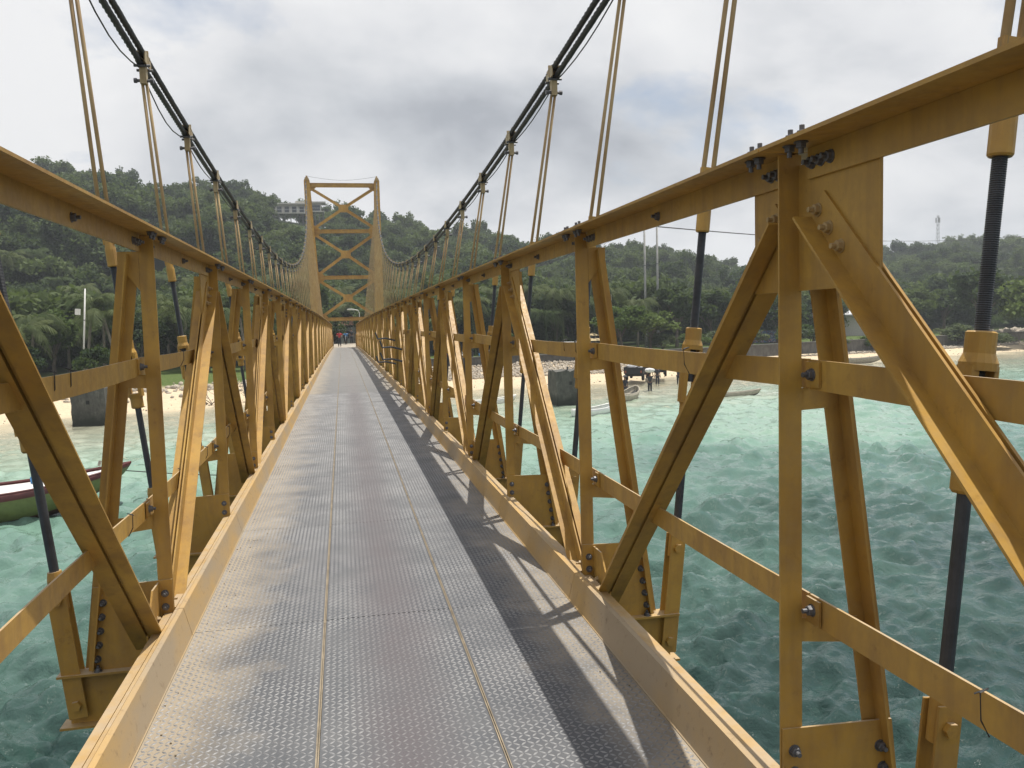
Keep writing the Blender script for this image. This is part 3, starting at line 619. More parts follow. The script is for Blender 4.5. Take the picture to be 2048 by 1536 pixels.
for i, z in enumerate(TB):
    b = MB(); h = 0.30 if i else 0.34
    b.box(legx(z, -1) - .1, legx(z, 1) + .1, -0.15, -0.135, z - h / 2, z + h / 2).box(legx(z, -1) - .1, legx(z, 1) + .1, -0.25, 0.0, z + h / 2, z + h / 2 + .02).box(legx(z, -1) - .1, legx(z, 1) + .1, -0.25, 0.0, z - h / 2 - .02, z - h / 2)
    b.build('tower_beam', Yl, bridge, (0, TY, 0))
    if i < 3:
        zb = TB[i + 1]; zc = (z + zb) / 2; xc = (legx(zc, -1) + legx(zc, 1)) / 2
        for sg in (-1, 1):
            for (ze, sv) in ((z - 0.28, 1), (zb + 0.28, -1)):
                p = (legx(ze, sg), -0.10, ze); q = (xc + sg * 0.3, -0.10, zc + sv * 0.2)
                MB().bar(p, q, 0.02, 0.26, mi=0).bar(p, q, 0.16, 0.02, ox=-0.09, oy=0.12).build('tower_brace', Yl, bridge, (0, TY, 0))
            for (ze, sv) in ((z - 0.16, -1), (zb + 0.16, 1)):
                x = legx(ze, sg)
                MB().prism([(x + .05 * sg, ze), (x - sg * 0.55, ze), (x - sg * 0.45, ze + sv * 0.14), (x + .05 * sg, ze + sv * .45)], 'y', -0.137, -0.128).build('tower_gusset', Yl, bridge, (0, TY, 0))
        MB().prism([(xc - .45, zc - .2), (xc - .3, zc - .36), (xc + .3, zc - .36), (xc + .45, zc - .2), (xc + .45, zc + .2), (xc + .3, zc + .36), (xc - .3, zc + .36), (xc - .45, zc + .2)], 'y', -0.085, -0.07).build('tower_gusset', Yl, bridge, (0, TY, 0))
MB().tube([(-2.8 + 6.4 * t, 80.5, 19.8 - 0.35 * math.sin(math.pi * t)) for t in np.linspace(0, 1, 12)], 0.012, 5).build('tie_wire', M['wire'], bridge)
# end panels and approach slab at the far bank
for s in (1, -1):
    x0 = s * 1.06
    MB().prism([(79.0, 3.55), (82.2, 3.55), (82.2, 4.75), (81.6, 5.0), (79.0, 5.05)], 'x', min(x0, x0 + s * .35), max(x0, x0 + s * .35)).build('end_panel', Yl, bridge)
ap = MB().prism([(78.95, 3.70), (83.0, 3.62), (88.0, 3.64), (97.0, 3.80), (97.0, 3.0), (78.95, 3.0)], 'x', -1.25, 1.40)
ap.build('approach_slab', M['stone'], bridge)
for x in (-1.24, 1.28):
    MB().box(x - .0, x + .1, 83.2, 96.5, 3.66, 3.98).build('approach_kerb', M['concrete'], bridge)
gr_ = np.random.default_rng(14); gp = []; gs = []
for _ in range(200):
    sd = -1 if gr_.random() < .72 else 1; gx = sd * (1.0 - abs(gr_.normal(0, .10))); gy = gr_.uniform(1.0, 14.0); gp.append((gx, gy, DZ(gy) + .003)); gs.append(gr_.uniform(.0015, .0055))
GRIT = (gp, gs)
# tie wires twisted round the mid rails, bent rods caught in the far right truss
tw = MB()
rw = random.Random(8)
for k in range(-1, 5):
    for s in (1, -1):
        for lvl in (1.366, 0.642):
            for _ in range(rw.choice([0, 1, 1, 2])):
                t = rw.uniform(.08, .92); y = YN(k) + LB * t; z = DZ(y) + lvl; x = s * 1.20
                tw.tube([(x + s * .004, y, z - .01), (x - s * .016, y + .003, z + .03), (x - s * .018, y + .004, z + .094), (x + s * .008, y + .01, z + .098), (x - s * .02, y + .02, z + .085)], 0.0022, 4)
tw.build('tie_wires', M['wire'], bridge, kind='stuff')
for (k, z, l) in ((7, 1.05, .30), (7, .80, .34), (8, .65, .4), (8, 1.2, .25)):
    y = YN(k); MB().tube([(1.02, y - .1, DZ(y) + z), (0.80, y - .2, DZ(y) + z + .06), (0.62, y - .15, DZ(y) + z + .05), (0.57, y - .15, DZ(y) + z + .2)], 0.022, 6).build('bent_rod', M['rod'], bridge)

# ------------------------------------------------------------------ shore: seawall, revetment stones, rocks, old piers
def gz(x, y): return float(height(np.array([x]), np.array([y]))[0])
sw = empty('seawall', (40, 88, 1.0)); tag(sw, 'long low dark concrete seawall along the top of the right beach', 'wall')
for i in range(len(WALLX) - 1):
    p = Vector((WALLX[i], WALLY[i], 0)); q = Vector((WALLX[i + 1], WALLY[i + 1], 0)); n = max(1, int((q - p).length / 7.5))
    for j in range(n):
        a = p.lerp(q, j / n); b = p.lerp(q, (j + 1) / n); d = (b - a).normalized() * 0.02
        MB().bar((a.x + d.x - 40, a.y + d.y - 88, 0.42), (b.x - d.x - 40, b.y - d.y - 88, 0.42), 0.55, 1.35).bar((a.x + d.x - 40, a.y + d.y - 88, 1.0), (b.x - d.x - 40, b.y - d.y - 88, 1.0), 0.75, 0.14, oy=0.165).build('wall_panel', M['concrete'], sw)
def stones(name, pts, sizes, mat, seed):
    r = np.random.default_rng(seed); n = len(pts)
    ico = bmesh.new(); bmesh.ops.create_icosphere(ico, subdivisions=1, radius=1.0); bv = np.array([v.co[:] for v in ico.verts]); bf = np.array([[v.index for v in f.verts] for f in ico.faces]); ico.free()
    V = bv[None] * (1 + r.uniform(-.25, .25, (n, len(bv), 1))); V = V * (np.asarray(sizes)[:, None, None] * r.uniform(.6, 1.2, (n, 1, 3)))
    V = V + np.asarray(pts)[:, None]; F = bf[None] + (np.arange(n) * len(bv))[:, None, None]
    return put(name, npmesh(name, V.reshape(-1, 3), F.reshape(-1, 3), mat), kind='stuff')
o = stones('grit', GRIT[0], GRIT[1], M['seam'], 15); tag(o, 'small stones and grit lying along the edges of the bridge deck', 'grit')
r = np.random.default_rng(21)
pts = []; sz = []
while len(pts) < 6500:
    x = r.uniform(6, 120); s_ = r.uniform(5.5, 13.2)
    y = float(np.interp(x, SHX, SHY)) + s_ / 0.92
    yw = float(np.interp(x, WALLX, WALLY)) if x > 8.5 else 84
    if y > yw - 0.3: continue
    pts.append((x, y, gz(x, y) + 0.05)); sz.append(r.uniform(.07, .19))
o = stones('revetment_stones', pts, sz, M['stone'], 4); tag(o, 'pale stone rubble sloping up to the seawall on the right beach', 'stones')
pts = []; sz = []
for _ in range(900):
    x = r.uniform(-45, -4); y = float(np.interp(x, SHX, SHY)) + (r.normal(10.5, .8) if r.random() < .8 else r.uniform(5, 14)); pts.append((x, y, gz(x, y))); sz.append(r.uniform(.08, .34))
o = stones('shore_rocks', pts, sz, M['stone'], 5); tag(o, 'scattered grey rocks at the top of the left beach', 'rocks')
pts = []; sz = []
for _ in range(700):
    x = r.uniform(-40, 90); d_ = abs(r.normal(0, 1.0)) + .4 if r.random() < .6 else r.uniform(.5, 5.5); y = float(np.interp(x, SHX, SHY)) + d_; pts.append((x, y, gz(x, y))); sz.append(r.uniform(.02, .09))
o = stones('tide_wrack', pts, sz, M['twig'], 8); tag(o, 'dark bits of driftwood and weed strewn along the waterline', 'debris')
pts = []; sz = []
for _ in range(500):
    x = r.uniform(86, 125); y = float(np.interp(x, WALLX, WALLY)) + r.uniform(.8, 4.0); pts.append((x, y, 1.7 + r.uniform(0, .7))); sz.append(r.uniform(.2, .5))
o = stones('rubble_heap', pts, sz, M['stone'], 6); tag(o, 'heap of pale rubble behind the far right end of the seawall', 'rubble')
for nm, x, y, h, lab in (('old_pier', -15.8, 56.5, 2.3, 'dark stained concrete block standing in the water off the left beach'), ('old_pier', 14.75, 54.9, 2.35, 'dark stained concrete block standing in the water off the right beach')):
    bmx = bmesh.new(); bmesh.ops.create_cube(bmx, size=2.0); bmesh.ops.subdivide_edges(bmx, edges=list(bmx.edges), cuts=7, use_grid_fill=True); gj = random.Random(int(x))
    for v in bmx.verts:
        e = sum(abs(abs(c) - 1) < 1e-4 for c in v.co); v.co += Vector((gj.uniform(-1, 1), gj.uniform(-1, 1), gj.uniform(-1, 1))) * (.015 if e < 2 else .05); v.co.z = v.co.z * (h + 1.6) / 2 + (h - 1.6) / 2
    pme = bpy.data.meshes.new(nm); bmx.to_mesh(pme); bmx.free(); pme.materials.append(M['pier']); p = put(nm, pme, None, (x, y, 0)); p.rotation_euler = (0, 0, R_(2 if x > 0 else -3)); tag(p, lab, 'pier')
    MB().box(-.1, .1, -1.03, -1.0, h - .95, h - .72).build('socket', M['rubber'], p)
    MB().tube([(0, -.3, h), (0.02, -.3, h + .25)], 0.06, 6).build('anchor_bolt', M['bolt'], p)
    MB().lathe([(1.45, -1.7), (1.6, -1.2), (1.5, -.35), (1.3, -.3)], 9).build('footing', M['concrete_dark'], p)

# ------------------------------------------------------------------ vegetation
def leaf_quads(rng, C, size, up=0.45, aspect=0.55):
    """one bent quad per centre, random orientation"""
    n = len(C); d = rng.normal(size=(n, 3)); d /= np.linalg.norm(d, axis=1)[:, None]
    nr_ = rng.normal(size=(n, 3)) + np.array([0, 0, up * 3]); a = np.cross(d, nr_); a /= np.linalg.norm(a, axis=1)[:, None] + 1e-9
    sz_ = size * rng.uniform(.6, 1.35, (n, 1)); d = d * sz_; a = a * sz_ * aspect
    V = np.stack([C - d, C + a, C + d, C - a], 1).reshape(-1, 3); F = np.arange(n * 4).reshape(-1, 4); return V, F
def crown_pts(rng, n, rx, rz, h, nclump, spread=0.42):
    cc = rng.normal(size=(nclump, 3)); cc /= np.linalg.norm(cc, axis=1)[:, None]; cc *= rng.uniform(.35, .95, (nclump, 1)); cc[:, 2] = np.abs(cc[:, 2]) * 1.1 - .25
    w_ = rng.uniform(.5, 1.5, nclump); idx = rng.choice(nclump, n, p=w_ / w_.sum()); cr_ = rng.uniform(.25, spread, nclump)
    d = rng.normal(size=(n, 3)); d /= np.linalg.norm(d, axis=1)[:, None]; d *= (rng.uniform(0, 1, (n, 1)) ** .45) * cr_[idx][:, None]
    P = cc[idx] + d; return P * np.array([rx, rx, rz]) + np.array([0, 0, h]), cc * np.array([rx, rx, rz]) + np.array([0, 0, h])
def crown_mesh(name, seed, n, rx, rz, h, mat, leaf=0.42, nclump=16, spread=.42):
    g = np.random.default_rng(seed); P, cc = crown_pts(g, n, rx, rz, h, nclump, spread); V, F = leaf_quads(g, P, leaf); return npmesh(name, V, F, mat), cc
def trunk_mesh(name, cc, h, r0, seed, mat):
    g = random.Random(seed); b = MB(); fork = h * 0.45
    b.tube([(0, 0, -1.0), (g.uniform(-.1, .1), g.uniform(-.1, .1), fork * .5), (g.uniform(-.15, .15), g.uniform(-.15, .15), fork)], [r0 * 1.25, r0, r0 * .75], 7)
    for c in list(cc)[:9]:
        mid = (c[0] * .45, c[1] * .45, fork + (c[2] - fork) * .55); b.tube([(0, 0, fork * .9), mid, tuple(c)], [r0 * .5, r0 * .3, r0 * .1], 5)
    return b.mesh(name, mat)
def frond_mesh(name, L, droop, seed, mat):
    g = np.random.default_rng(seed); n = 16; V = []; F = []
    def pt(t):
        a = 0.95 - droop * t; 
        return np.array([L * (t - 0.16 * t * t * droop), 0, L * (math.sin(0.9) * t - 0.62 * droop * t * t)])
    for i in range(n):      # rachis ribbon
        p, q = pt(i / n), pt((i + 1) / n); w0 = 0.05 * (1 - i / n) + .01; b = len(V); V += [p + (0, -w0, 0), p + (0, w0, 0), q + (0, w0, 0), q + (0, -w0, 0)]; F.append((b, b + 1, b + 2, b + 3))
    for i in range(2, n * 2):
        t = i / (n * 2); p = pt(t); ll = L * 0.30 * math.sin(math.pi * min(1, t * .85 + .12)) * g.uniform(.8, 1.1); q = pt(min(1, t + .03)); tg = (q - p) / (np.linalg.norm(q - p) + 1e-9)
        for sd in (-1, 1):
            tip = p + tg * ll * .55 + np.array([0, sd * ll * .72, -ll * g.uniform(.35, .85)]); wv = tg * 0.032 * L / 3
            b = len(V); V += [p - wv, p + wv, tip + wv * .3, tip - wv * .3]; F.append((b, b + 1, b + 2, b + 3))
    return npmesh(name, np.array(V), np.array(F), mat)
FRONDS = [frond_mesh('frond', 3.2 + .25 * i, d, 30 + i, M['palm']) for i, d in enumerate((0.9, 1.25, 1.6, 2.0, 2.35))]
# --- a wooded hillside nobody could count: instances on points
src = bpy.data.collections.new('forest_sources')
for i in range(7):
    rx = (3.2, 2.6, 3.8, 2.2, 3.0, 4.4, 2.0)[i]; rz = (2.6, 3.2, 2.4, 3.0, 2.2, 2.8, 1.6)[i]; h = (4.6, 5.2, 4.4, 4.8, 3.6, 5.4, 2.0)[i]
    me, cc = crown_mesh('forest_crown', 40 + i, 1300, rx, rz, h, M['leaf'] if i not in (4, 6) else M['leaf_light'], 0.30, 20, .40)
    src.objects.link(bpy.data.objects.new('a_forest_crown_%d' % i, me))
Vp = []; Fp = []; off = 0
for j in range(19):
    me = FRONDS[j % 5]; co = np.empty(len(me.vertices) * 3, np.float32); me.vertices.foreach_get('co', co); co = co.reshape(-1, 3); a = j * 2.4; c_, s_ = math.cos(a), math.sin(a)
    Vp.append(np.stack([co[:, 0] * c_ - co[:, 1] * s_, co[:, 0] * s_ + co[:, 1] * c_, co[:, 2] + 6.0 + .03 * j], -1)); fi = np.empty(len(me.polygons) * 4, np.int32); me.polygons.foreach_get('vertices', fi); Fp.append(fi.reshape(-1, 4) + off); off += len(co)
tv = MB().tube([(0, 0, -1), (.2, .1, 3), (0, 0, 6.2)], [.2, .15, .13], 6)
Vp.append(np.array([tuple(p) for p in tv.v])); Fp.append(np.array([f for f in tv.f if len(f) == 4]) + off)
palm_full = npmesh('forest_palm', np.concatenate(Vp), np.concatenate(Fp), M['palm'])
pc = bpy.data.collections.new('forest_palm_sources'); pc.objects.link(bpy.data.objects.new('a_forest_palm', palm_full))
def scatter(name, P, scl, coll, seed, zs=1.0):
    me = bpy.data.meshes.new(name); me.from_pydata([tuple(p) for p in P], [], [])
    a = me.attributes.new('sc', 'FLOAT', 'POINT'); a.data.foreach_set('value', np.asarray(scl, np.float32))
    o = put(name, me, kind='stuff'); ng = bpy.data.node_groups.new(name + '_nodes', 'GeometryNodeTree')
    ng.interface.new_socket('Geometry', in_out='INPUT', socket_type='NodeSocketGeometry'); ng.interface.new_socket('Geometry', in_out='OUTPUT', socket_type='NodeSocketGeometry')
    gi = ng.nodes.new('NodeGroupInput'); go = ng.nodes.new('NodeGroupOutput'); ip = ng.nodes.new('GeometryNodeInstanceOnPoints'); ci = ng.nodes.new('GeometryNodeCollectionInfo')
    ci.inputs['Collection'].default_value = coll; ci.inputs['Separate Children'].default_value = True; ci.inputs['Reset Children'].default_value = True
    ip.inputs['Pick Instance'].default_value = True
    rv = ng.nodes.new('FunctionNodeRandomValue'); rv.data_type = 'FLOAT_VECTOR'; rv.inputs[0].default_value = (-.08, -.08, 0); rv.inputs[1].default_value = (.08, .08, 6.283); rv.inputs['Seed'].default_value = seed
    na = ng.nodes.new('GeometryNodeInputNamedAttribute'); na.data_type = 'FLOAT'; na.inputs['Name'].default_value = 'sc'
    ri = ng.nodes.new('FunctionNodeRandomValue'); ri.data_type = 'INT'; ri.inputs[4].default_value = 0; ri.inputs[5].default_value = max(0, len(coll.objects) - 1); ri.inputs['Seed'].default_value = seed + 5
    L = ng.links.new
    L(gi.outputs[0], ip.inputs['Points']); L(ci.outputs[0], ip.inputs['Instance']); L(rv.outputs[0], ip.inputs['Rotation']); L(na.outputs[0], ip.inputs['Scale']); L(ri.outputs[2], ip.inputs['Instance Index']); L(ip.outputs[0], go.inputs[0])
    md = o.modifiers.new('scatter', 'NODES'); md.node_group = ng; return o
r = np.random.default_rng(77); P = []; S = []
tries = 0
while len(P) < 5200 and tries < 200000:
    tries += 1
    az = r.uniform(-32, 56); rr_ = math.sqrt(r.uniform(100 ** 2, 480 ** 2)) if r.random() < .6 else r.uniform(100, 330)
    lim = float(np.interp(az, AZ, RR)); 
    if rr_ > lim + 15: continue
    x, y = -0.186 + rr_ * math.sin(R_(az)), rr_ * math.cos(R_(az))
    if inland(x, y) < (30 if x > 8 else 22): continue
    if 84 < x < 112 and 120 < y < 175 : continue
    if abs(x) < 4 and y < 135: continue
    if -4.2 < az < -.6 and 205 < rr_ < 273: continue
    z = gz(x, y); P.append((x, y, z - .6)); S.append(float(np.clip(r.lognormal(-.12, .30), .45, 1.7)) * (0.88 if rr_ > 220 else 1.0))
o = scatter('hillside_forest', P, S, src, 3); tag(o, 'dense green forest covering the hills behind the beach', 'forest')
P = []; S = []
while len(P) < 260:
    az = r.uniform(-27, 30); rr_ = r.uniform(104, 165); x, y = rr_ * math.sin(R_(az)), rr_ * math.cos(R_(az))
    if inland(x, y) < 26 or (abs(x) < 4 and y < 135): continue
    P.append((x, y, gz(x, y) + r.uniform(-1, 1.2))); S.append(r.uniform(.75, 1.2))
o = scatter('palm_grove', P, S, pc, 9); tag(o, 'mass of coconut palms at the foot of the hills', 'palm grove')
# --- individual palms near the shore, each frond its own part
ORD = ['first', 'second', 'third', 'fourth', 'fifth', 'sixth', 'seventh', 'eighth', 'ninth', 'tenth', 'eleventh', 'twelfth', 'thirteenth', 'fourteenth', 'fifteenth', 'sixteenth', 'seventeenth', 'eighteenth', 'nineteenth', 'twentieth', 'twenty-first', 'twenty-second', 'twenty-third', 'twenty-fourth']
def palm(x, y, h, seed, label, group):
    g = random.Random(seed); z = gz(x, y); t = empty('coconut_palm', (x, y, z), g.uniform(0, 6.28)); tag(t, label, 'palm', group)
    lx, ly = g.uniform(-.8, .8), g.uniform(-.8, .8)
    MB().tube([(0, 0, -.4), (lx * .3, ly * .3, h * .4), (lx, ly, h)], [.20, .14, .12], 7).build('trunk', M['bark_palm'], t, smooth=True)
    n = 15
    for j in range(n):
        q = g.choice((0, 1, 2, 2, 3, 3, 4)); put('frond', FRONDS[q], t, (lx, ly, h - .05 + .02 * j), (g.uniform(-.3, .3), g.uniform(-.25, .15), j * 2.4 + g.uniform(-.2, .2)), (g.uniform(.85, 1.1),) * 3)
def azpt(u_az, rr): return rr * math.sin(R_(u_az)) - .186, rr * math.cos(R_(u_az))
g = random.Random(4)
spots = sorted([(-20.5 + 1.15 * i + g.uniform(-.5, .5), g.uniform(86, 101)) for i in range(14)])
for i, (a, rr) in enumerate(spots):
    x, y = azpt(a, rr); palm(x, y, g.uniform(3.6, 7.0), 100 + i, 'coconut palm behind the left beach, %s from the left' % ORD[i], 'palms behind the left beach')
spots = sorted([(8.0 + 1.5 * i + g.uniform(-.5, .5), g.uniform(112, 124)) for i in range(10)])
for i, (a, rr) in enumerate(spots):
    x, y = azpt(a, rr); palm(x, y, g.uniform(5.0, 9.0), 200 + i, 'coconut palm behind the right seawall, %s from the left' % ORD[i], 'palms behind the right seawall')
# --- individual broadleaf trees and bushes
TCACHE = {}
def tree(name, x, y, h, rx, seed, label, cat, group, mat='leaf', n=2600, leaf=.26, zoff=0.0):
    key = (mat, n, leaf, seed % 4)
    if key not in TCACHE:
        me, cc = crown_mesh('crown', 300 + seed % 4, n, 3.0, 2.6, 4.3, M[mat], leaf, 22, .40); TCACHE[key] = (me, trunk_mesh('trunk', cc, 4.3, .17, seed, M['bark']))
    cm, tm = TCACHE[key]; t = empty(name, (x, y, gz(x, y) + zoff), (seed * 1.7) % 6.28); tag(t, label, cat, group)
    sx, szz = rx / 3.0, h / 6.9
    put('crown', cm, t, scale=(sx, sx, szz)); put('trunk', tm, t, scale=(sx, sx, szz)); return t
lt = sorted([(-19.3, 78, 3.6, 1.7), (-15.2, 75, 4.2, 1.7), (-12.6, 92, 6.5, 2.8), (-10.2, 93, 7.0, 3.0), (-8.6, 88, 6.0, 2.6), (-6.6, 95, 7.5, 3.2), (-17.4, 94, 6.5, 3.0), (-20.6, 96, 7, 3.2), (-14.2, 100, 7.6, 3.3)])
for i, (a, rr, h, rx) in enumerate(lt):
    x, y = azpt(a, rr); tree('broadleaf_tree', x, y, h, rx, i, 'leafy green tree behind the left beach, %s from the left' % ORD[i], 'tree', 'broadleaf trees behind the left beach', 'leaf_light' if i in (0, 2) else 'leaf')
lt = sorted([(-3.6, 116, 8.5, 3.4), (-1.8, 122, 9, 3.6), (-.9, 112, 6.5, 2.2), (1.9, 112, 7.5, 2.6), (3.4, 112, 8, 3.2), (5.4, 116, 9, 3.8), (7.0, 108, 8, 3.4)])
for i, (a, rr, h, rx) in enumerate(lt):
    x, y = azpt(a, rr); tree('broadleaf_tree', x, y, h, rx, i + 20, 'tall green tree beyond the bridge tower, %s from the left' % ORD[i], 'tree', 'trees beyond the bridge tower')
lt = sorted([(10.2, 106, 7.0, 3.2), (12.4, 112, 8.0, 3.6), (14.6, 108, 8.6, 3.8), (16.9, 116, 9.5, 4.2), (19.0, 105, 6.6, 3.6), (21.0, 108, 5.6, 3.2), (22.8, 118, 9.0, 4.2), (25.0, 126, 9.0, 4.4), (27.2, 132, 9.5, 4.6), (29.3, 128, 7.5, 4.2), (31.0, 150, 9, 4.6), (41.0, 146, 12.0, 5.6), (43.6, 140, 9.5, 5.0), (45.6, 142, 8.5, 5.2), (37.2, 162, 9, 4.8), (39.0, 168, 9, 5)])
for i, (a, rr, h, rx) in enumerate(lt):
    x, y = azpt(a, rr); tree('broadleaf_tree', x, y, h, rx, i + 40, 'leafy tree behind the right seawall, %s from the left' % ORD[i], 'tree', 'trees behind the right seawall', 'leaf_light' if a in (19.0, 21.0, 43.6) else 'leaf')
lt = sorted([(24.0, 112, 2.4, 2.2), (25.8, 114, 2.6, 2.4), (27.6, 116, 2.8, 2.6), (30.3, 122, 3.0, 3.0), (31.4, 122, 2.5, 2.8), (32.9, 118, 2.3, 2.8), (35.2, 120, 2.2, 2.6), (39.8, 134, 3.0, 3.0), (41.6, 132, 2.6, 3.2), (44.5, 134, 3, 3.4), (21.8, 108, 2.2, 2.0), (17.2, 104, 2.4, 2.2), (10.6, 101, 3.2, 2.4)])
for i, (a, rr, h, rx) in enumerate(lt):
    x, y = azpt(a, rr); tree('bush', x, y, h * 1.35, rx, i + 60, 'rounded green bush behind the right seawall, %s from the left' % ORD[i], 'bush', 'bushes behind the right seawall', 'leaf_grey' if i % 3 else 'leaf_light', 2600, .22, -h * .3)
lt = sorted([(-3.4, 7.0, 2.6), (-2.2, 7.5, 2.4), (-19.6, 8.4, 3.4), (-16.6, 8.0, 3.2), (-14.9, 9.0, 2.8), (-9.6, 9.0, 5.6), (-7.2, 8.0, 5.2), (-5.2, 8.5, 3.6), (-1.0, 8.0, 3.4), (.9, 9.5, 3.8), (3.3, 7.5, 3.0), (5.2, 7.5, 3.6), (6.6, 8.0, 3.6), (9.4, 12.5, 4.2), (11.7, 7.5, 3.4), (13.8, 8.0, 3.2), (16.0, 8.0, 3.0), (21.5, 9.5, 2.6), (25.3, 7.0, 2.6)])
for i, (a, h, rx) in enumerate(lt):
    rr = float(np.interp(a, AZ, RR)) - 4; x, y = azpt(a, rr)
    tree('ridge_tree', x, y, h, rx, i + 80, 'big dark tree breaking the hill skyline, largest one on the right slope' if a == 9.4 else 'tree standing out on the hill skyline, %s from the left' % ORD[i], 'tree', 'trees on the hill skyline', 'leaf', 1600, .34)
# bare bush on the left beach, driftwood twigs
def bare_bush(x, y, seed, label):
    g = random.Random(seed); t = MB()
    def br(p, d, L, rad, n):
        q = p + d * L; t.tube([p, p.lerp(q, .5) + Vector((g.uniform(-.06, .06), g.uniform(-.06, .06), 0)) * L, q], [rad, rad * .8, rad * .55], 5, caps=False)
        if n:
            for _ in range(g.choice((2, 3))): br(q, (d + Vector((g.uniform(-.8, .8), g.uniform(-.8, .8), g.uniform(-.25, .55)))).normalized(), L * g.uniform(.6, .85), rad * .55, n - 1)
    for _ in range(6): br(Vector((g.uniform(-.3, .3), g.uniform(-.3, .3), -.1)), Vector((g.uniform(-1, 1), g.uniform(-1, 1), g.uniform(.5, 1.0))).normalized(), g.uniform(.6, .95), .05, 3)
    o = t.build('bare_bush', M['twig'], None, (x, y, gz(x, y)), smooth=True); tag(o, label, 'bush')
bare_bush(-10.3, 66.0, 2, 'leafless grey bush on the left beach nearest the bridge'); bare_bush(-7.6, 68.0, 5, 'leafless twiggy bush on the left beach beside the bridge truss')

# ------------------------------------------------------------------ buildings
def gable(b, x0, x1, y0, y1, z0, h, ov=.4, mi=1, axis='x'):
    if axis == 'x':
        b.prism([(y0 - ov, z0), ((y0 + y1) / 2, z0 + h), (y1 + ov, z0), (y1 + ov, z0 + .12), ((y0 + y1) / 2, z0 + h + .14), (y0 - ov, z0 + .12)], 'x', x0 - ov, x1 + ov, mi)
def villa(x, y, z, label, wdt, seed):
    v = empty('hilltop_villa', (x, y, z)); tag(v, label, 'house')
    MB().box(-wdt / 2, wdt / 2, -3, 3, 2.6, 2.9).build('terrace', M['offwhite'], v)
    for i in range(7): MB().box(-wdt / 2 + .4 + i * (wdt - .9) / 6, -wdt / 2 + .65 + i * (wdt - .9) / 6, -2.8, -2.5, -3.0, 2.6).build('stilt', M['concrete'], v)
    MB().box(-wdt / 2 + 1, wdt / 2 - 1, -1, 3, 2.9, 5.4).build('wall', M['offwhite'], v)
    for i in range(4): MB().box(-wdt / 2 + 1.6 + i * (wdt - 3.6) / 3.4, -wdt / 2 + 2.9 + i * (wdt - 3.6) / 3.4, -1.08, -1.0, 3.1, 4.9).build('window', M['glass_dark'], v)
    MB().box(-wdt / 2 - .5, wdt / 2 + .5, -2.6, 3.4, 5.4, 5.75).build('roof', M['offwhite'], v)
    MB().box(-wdt / 2, wdt / 2, -3, -2.94, 3.7, 3.76).build('railing', M['white'], v)
x, y = azpt(-3.0, 262); villa(x, y, 37.4, 'pale flat-roofed villa on stilts on the hill left of the tower, lower one', 11, 1)
x, y = azpt(-1.7, 264); villa(x, y, 38.2, 'pale flat-roofed villa on stilts on the hill, hidden partly by the tower', 8, 2)
x, y = azpt(1.9, 292); villa(x, y, 33.8, 'grey villa peeking over the hill through the tower top panel', 5, 3)
def house(name, x, y, z, w_, d_, h, roof, label, rz=0.0):
    v = empty(name, (x, y, z), rz); tag(v, label, 'house'); MB().box(-w_ / 2, w_ / 2, -d_ / 2, d_ / 2, -1.5, h).build('wall', M['offwhite'], v)
    b = MB(); ov = .6; a, c = w_ / 2 + ov, d_ / 2 + ov; k = min(a, c) * .9
    b.add([(-a, -c, h), (a, -c, h), (a, c, h), (-a, c, h), (-a + k, 0, h + k * .62), (a - k, 0, h + k * .62)], [(0, 1, 5, 4), (1, 2, 5), (2, 3, 4, 5), (3, 0, 4), (3, 2, 1, 0)]); b.build('roof', M[roof], v)
    for i in (-1, 1): MB().box(i * w_ / 4 - .5, i * w_ / 4 + .5, -d_ / 2 - .05, -d_ / 2, .9, 2.1).build('window', M['glass_dark'], v)
    MB().box(-.45, .45, -d_ / 2 - .05, -d_ / 2, 0, 2.1).build('door', M['grey_wood'], v)
house('village_house', -16.6, 121, 6.2, 5.5, 5, 3.4, 'tile_pink', 'house with a dull pink roof among the trees left of the bridge')
house('village_house', 267.5, 300, 20.5, 7, 6, 3.2, 'tile_red', 'house with an orange tiled roof high on the far right hill')
house('village_house', 1.4, 138, 3.0, 4, 4, 3.0, 'soil_red', 'house with a red-brown roof seen through the foot of the tower')
house('beach_hut', 30.3, 99, 1.7, 2.2, 2.2, 1.5, 'straw', 'small thatched hut behind the seawall near the two poles')
wh = empty('warehouse', (89.2, 133, 1.5), R_(-33)); tag(wh, 'white warehouse with two stepped grey metal roofs behind the right bushes', 'warehouse')
MB().box(-9, 7, -5, 5, -2.6, 4.1).build('wall', M['offwhite'], wh)
b = MB(); b.add([(-9.6, -6, 4.0), (7.8, -6, 4.0), (7.8, 5.5, 5.2), (-9.6, 5.5, 5.2), (-9.6, -6, 3.75), (7.8, -6, 3.75), (7.8, 5.5, 4.95), (-9.6, 5.5, 4.95)], [(0, 1, 2, 3), (7, 6, 5, 4), (0, 4, 5, 1), (1, 5, 6, 2), (2, 6, 7, 3), (3, 7, 4, 0)]); b.build('lower_roof', M['metal_roof'], wh)
b = MB(); b.add([(-10.5, 3.5, 5.9), (5.5, 3.5, 5.9), (5.5, 10, 6.5), (-10.5, 10, 6.5), (-10.5, 3.5, 5.6), (5.5, 3.5, 5.6), (5.5, 10, 6.2), (-10.5, 10, 6.2)], [(0, 1, 2, 3), (7, 6, 5, 4), (0, 4, 5, 1), (1, 5, 6, 2), (2, 6, 7, 3), (3, 7, 4, 0)]); b.build('upper_roof', M['metal_roof'], wh)
MB().box(-9.5, 4.5, 5.1, 9.5, -.5, 5.6).build('rear_wall', M['offwhite'], wh)
for x in (-6, -2, 2, 6): MB().box(x - .08, x + .08, -5.9, -5.7, -.4, 3.85).build('post', M['rod'], wh)
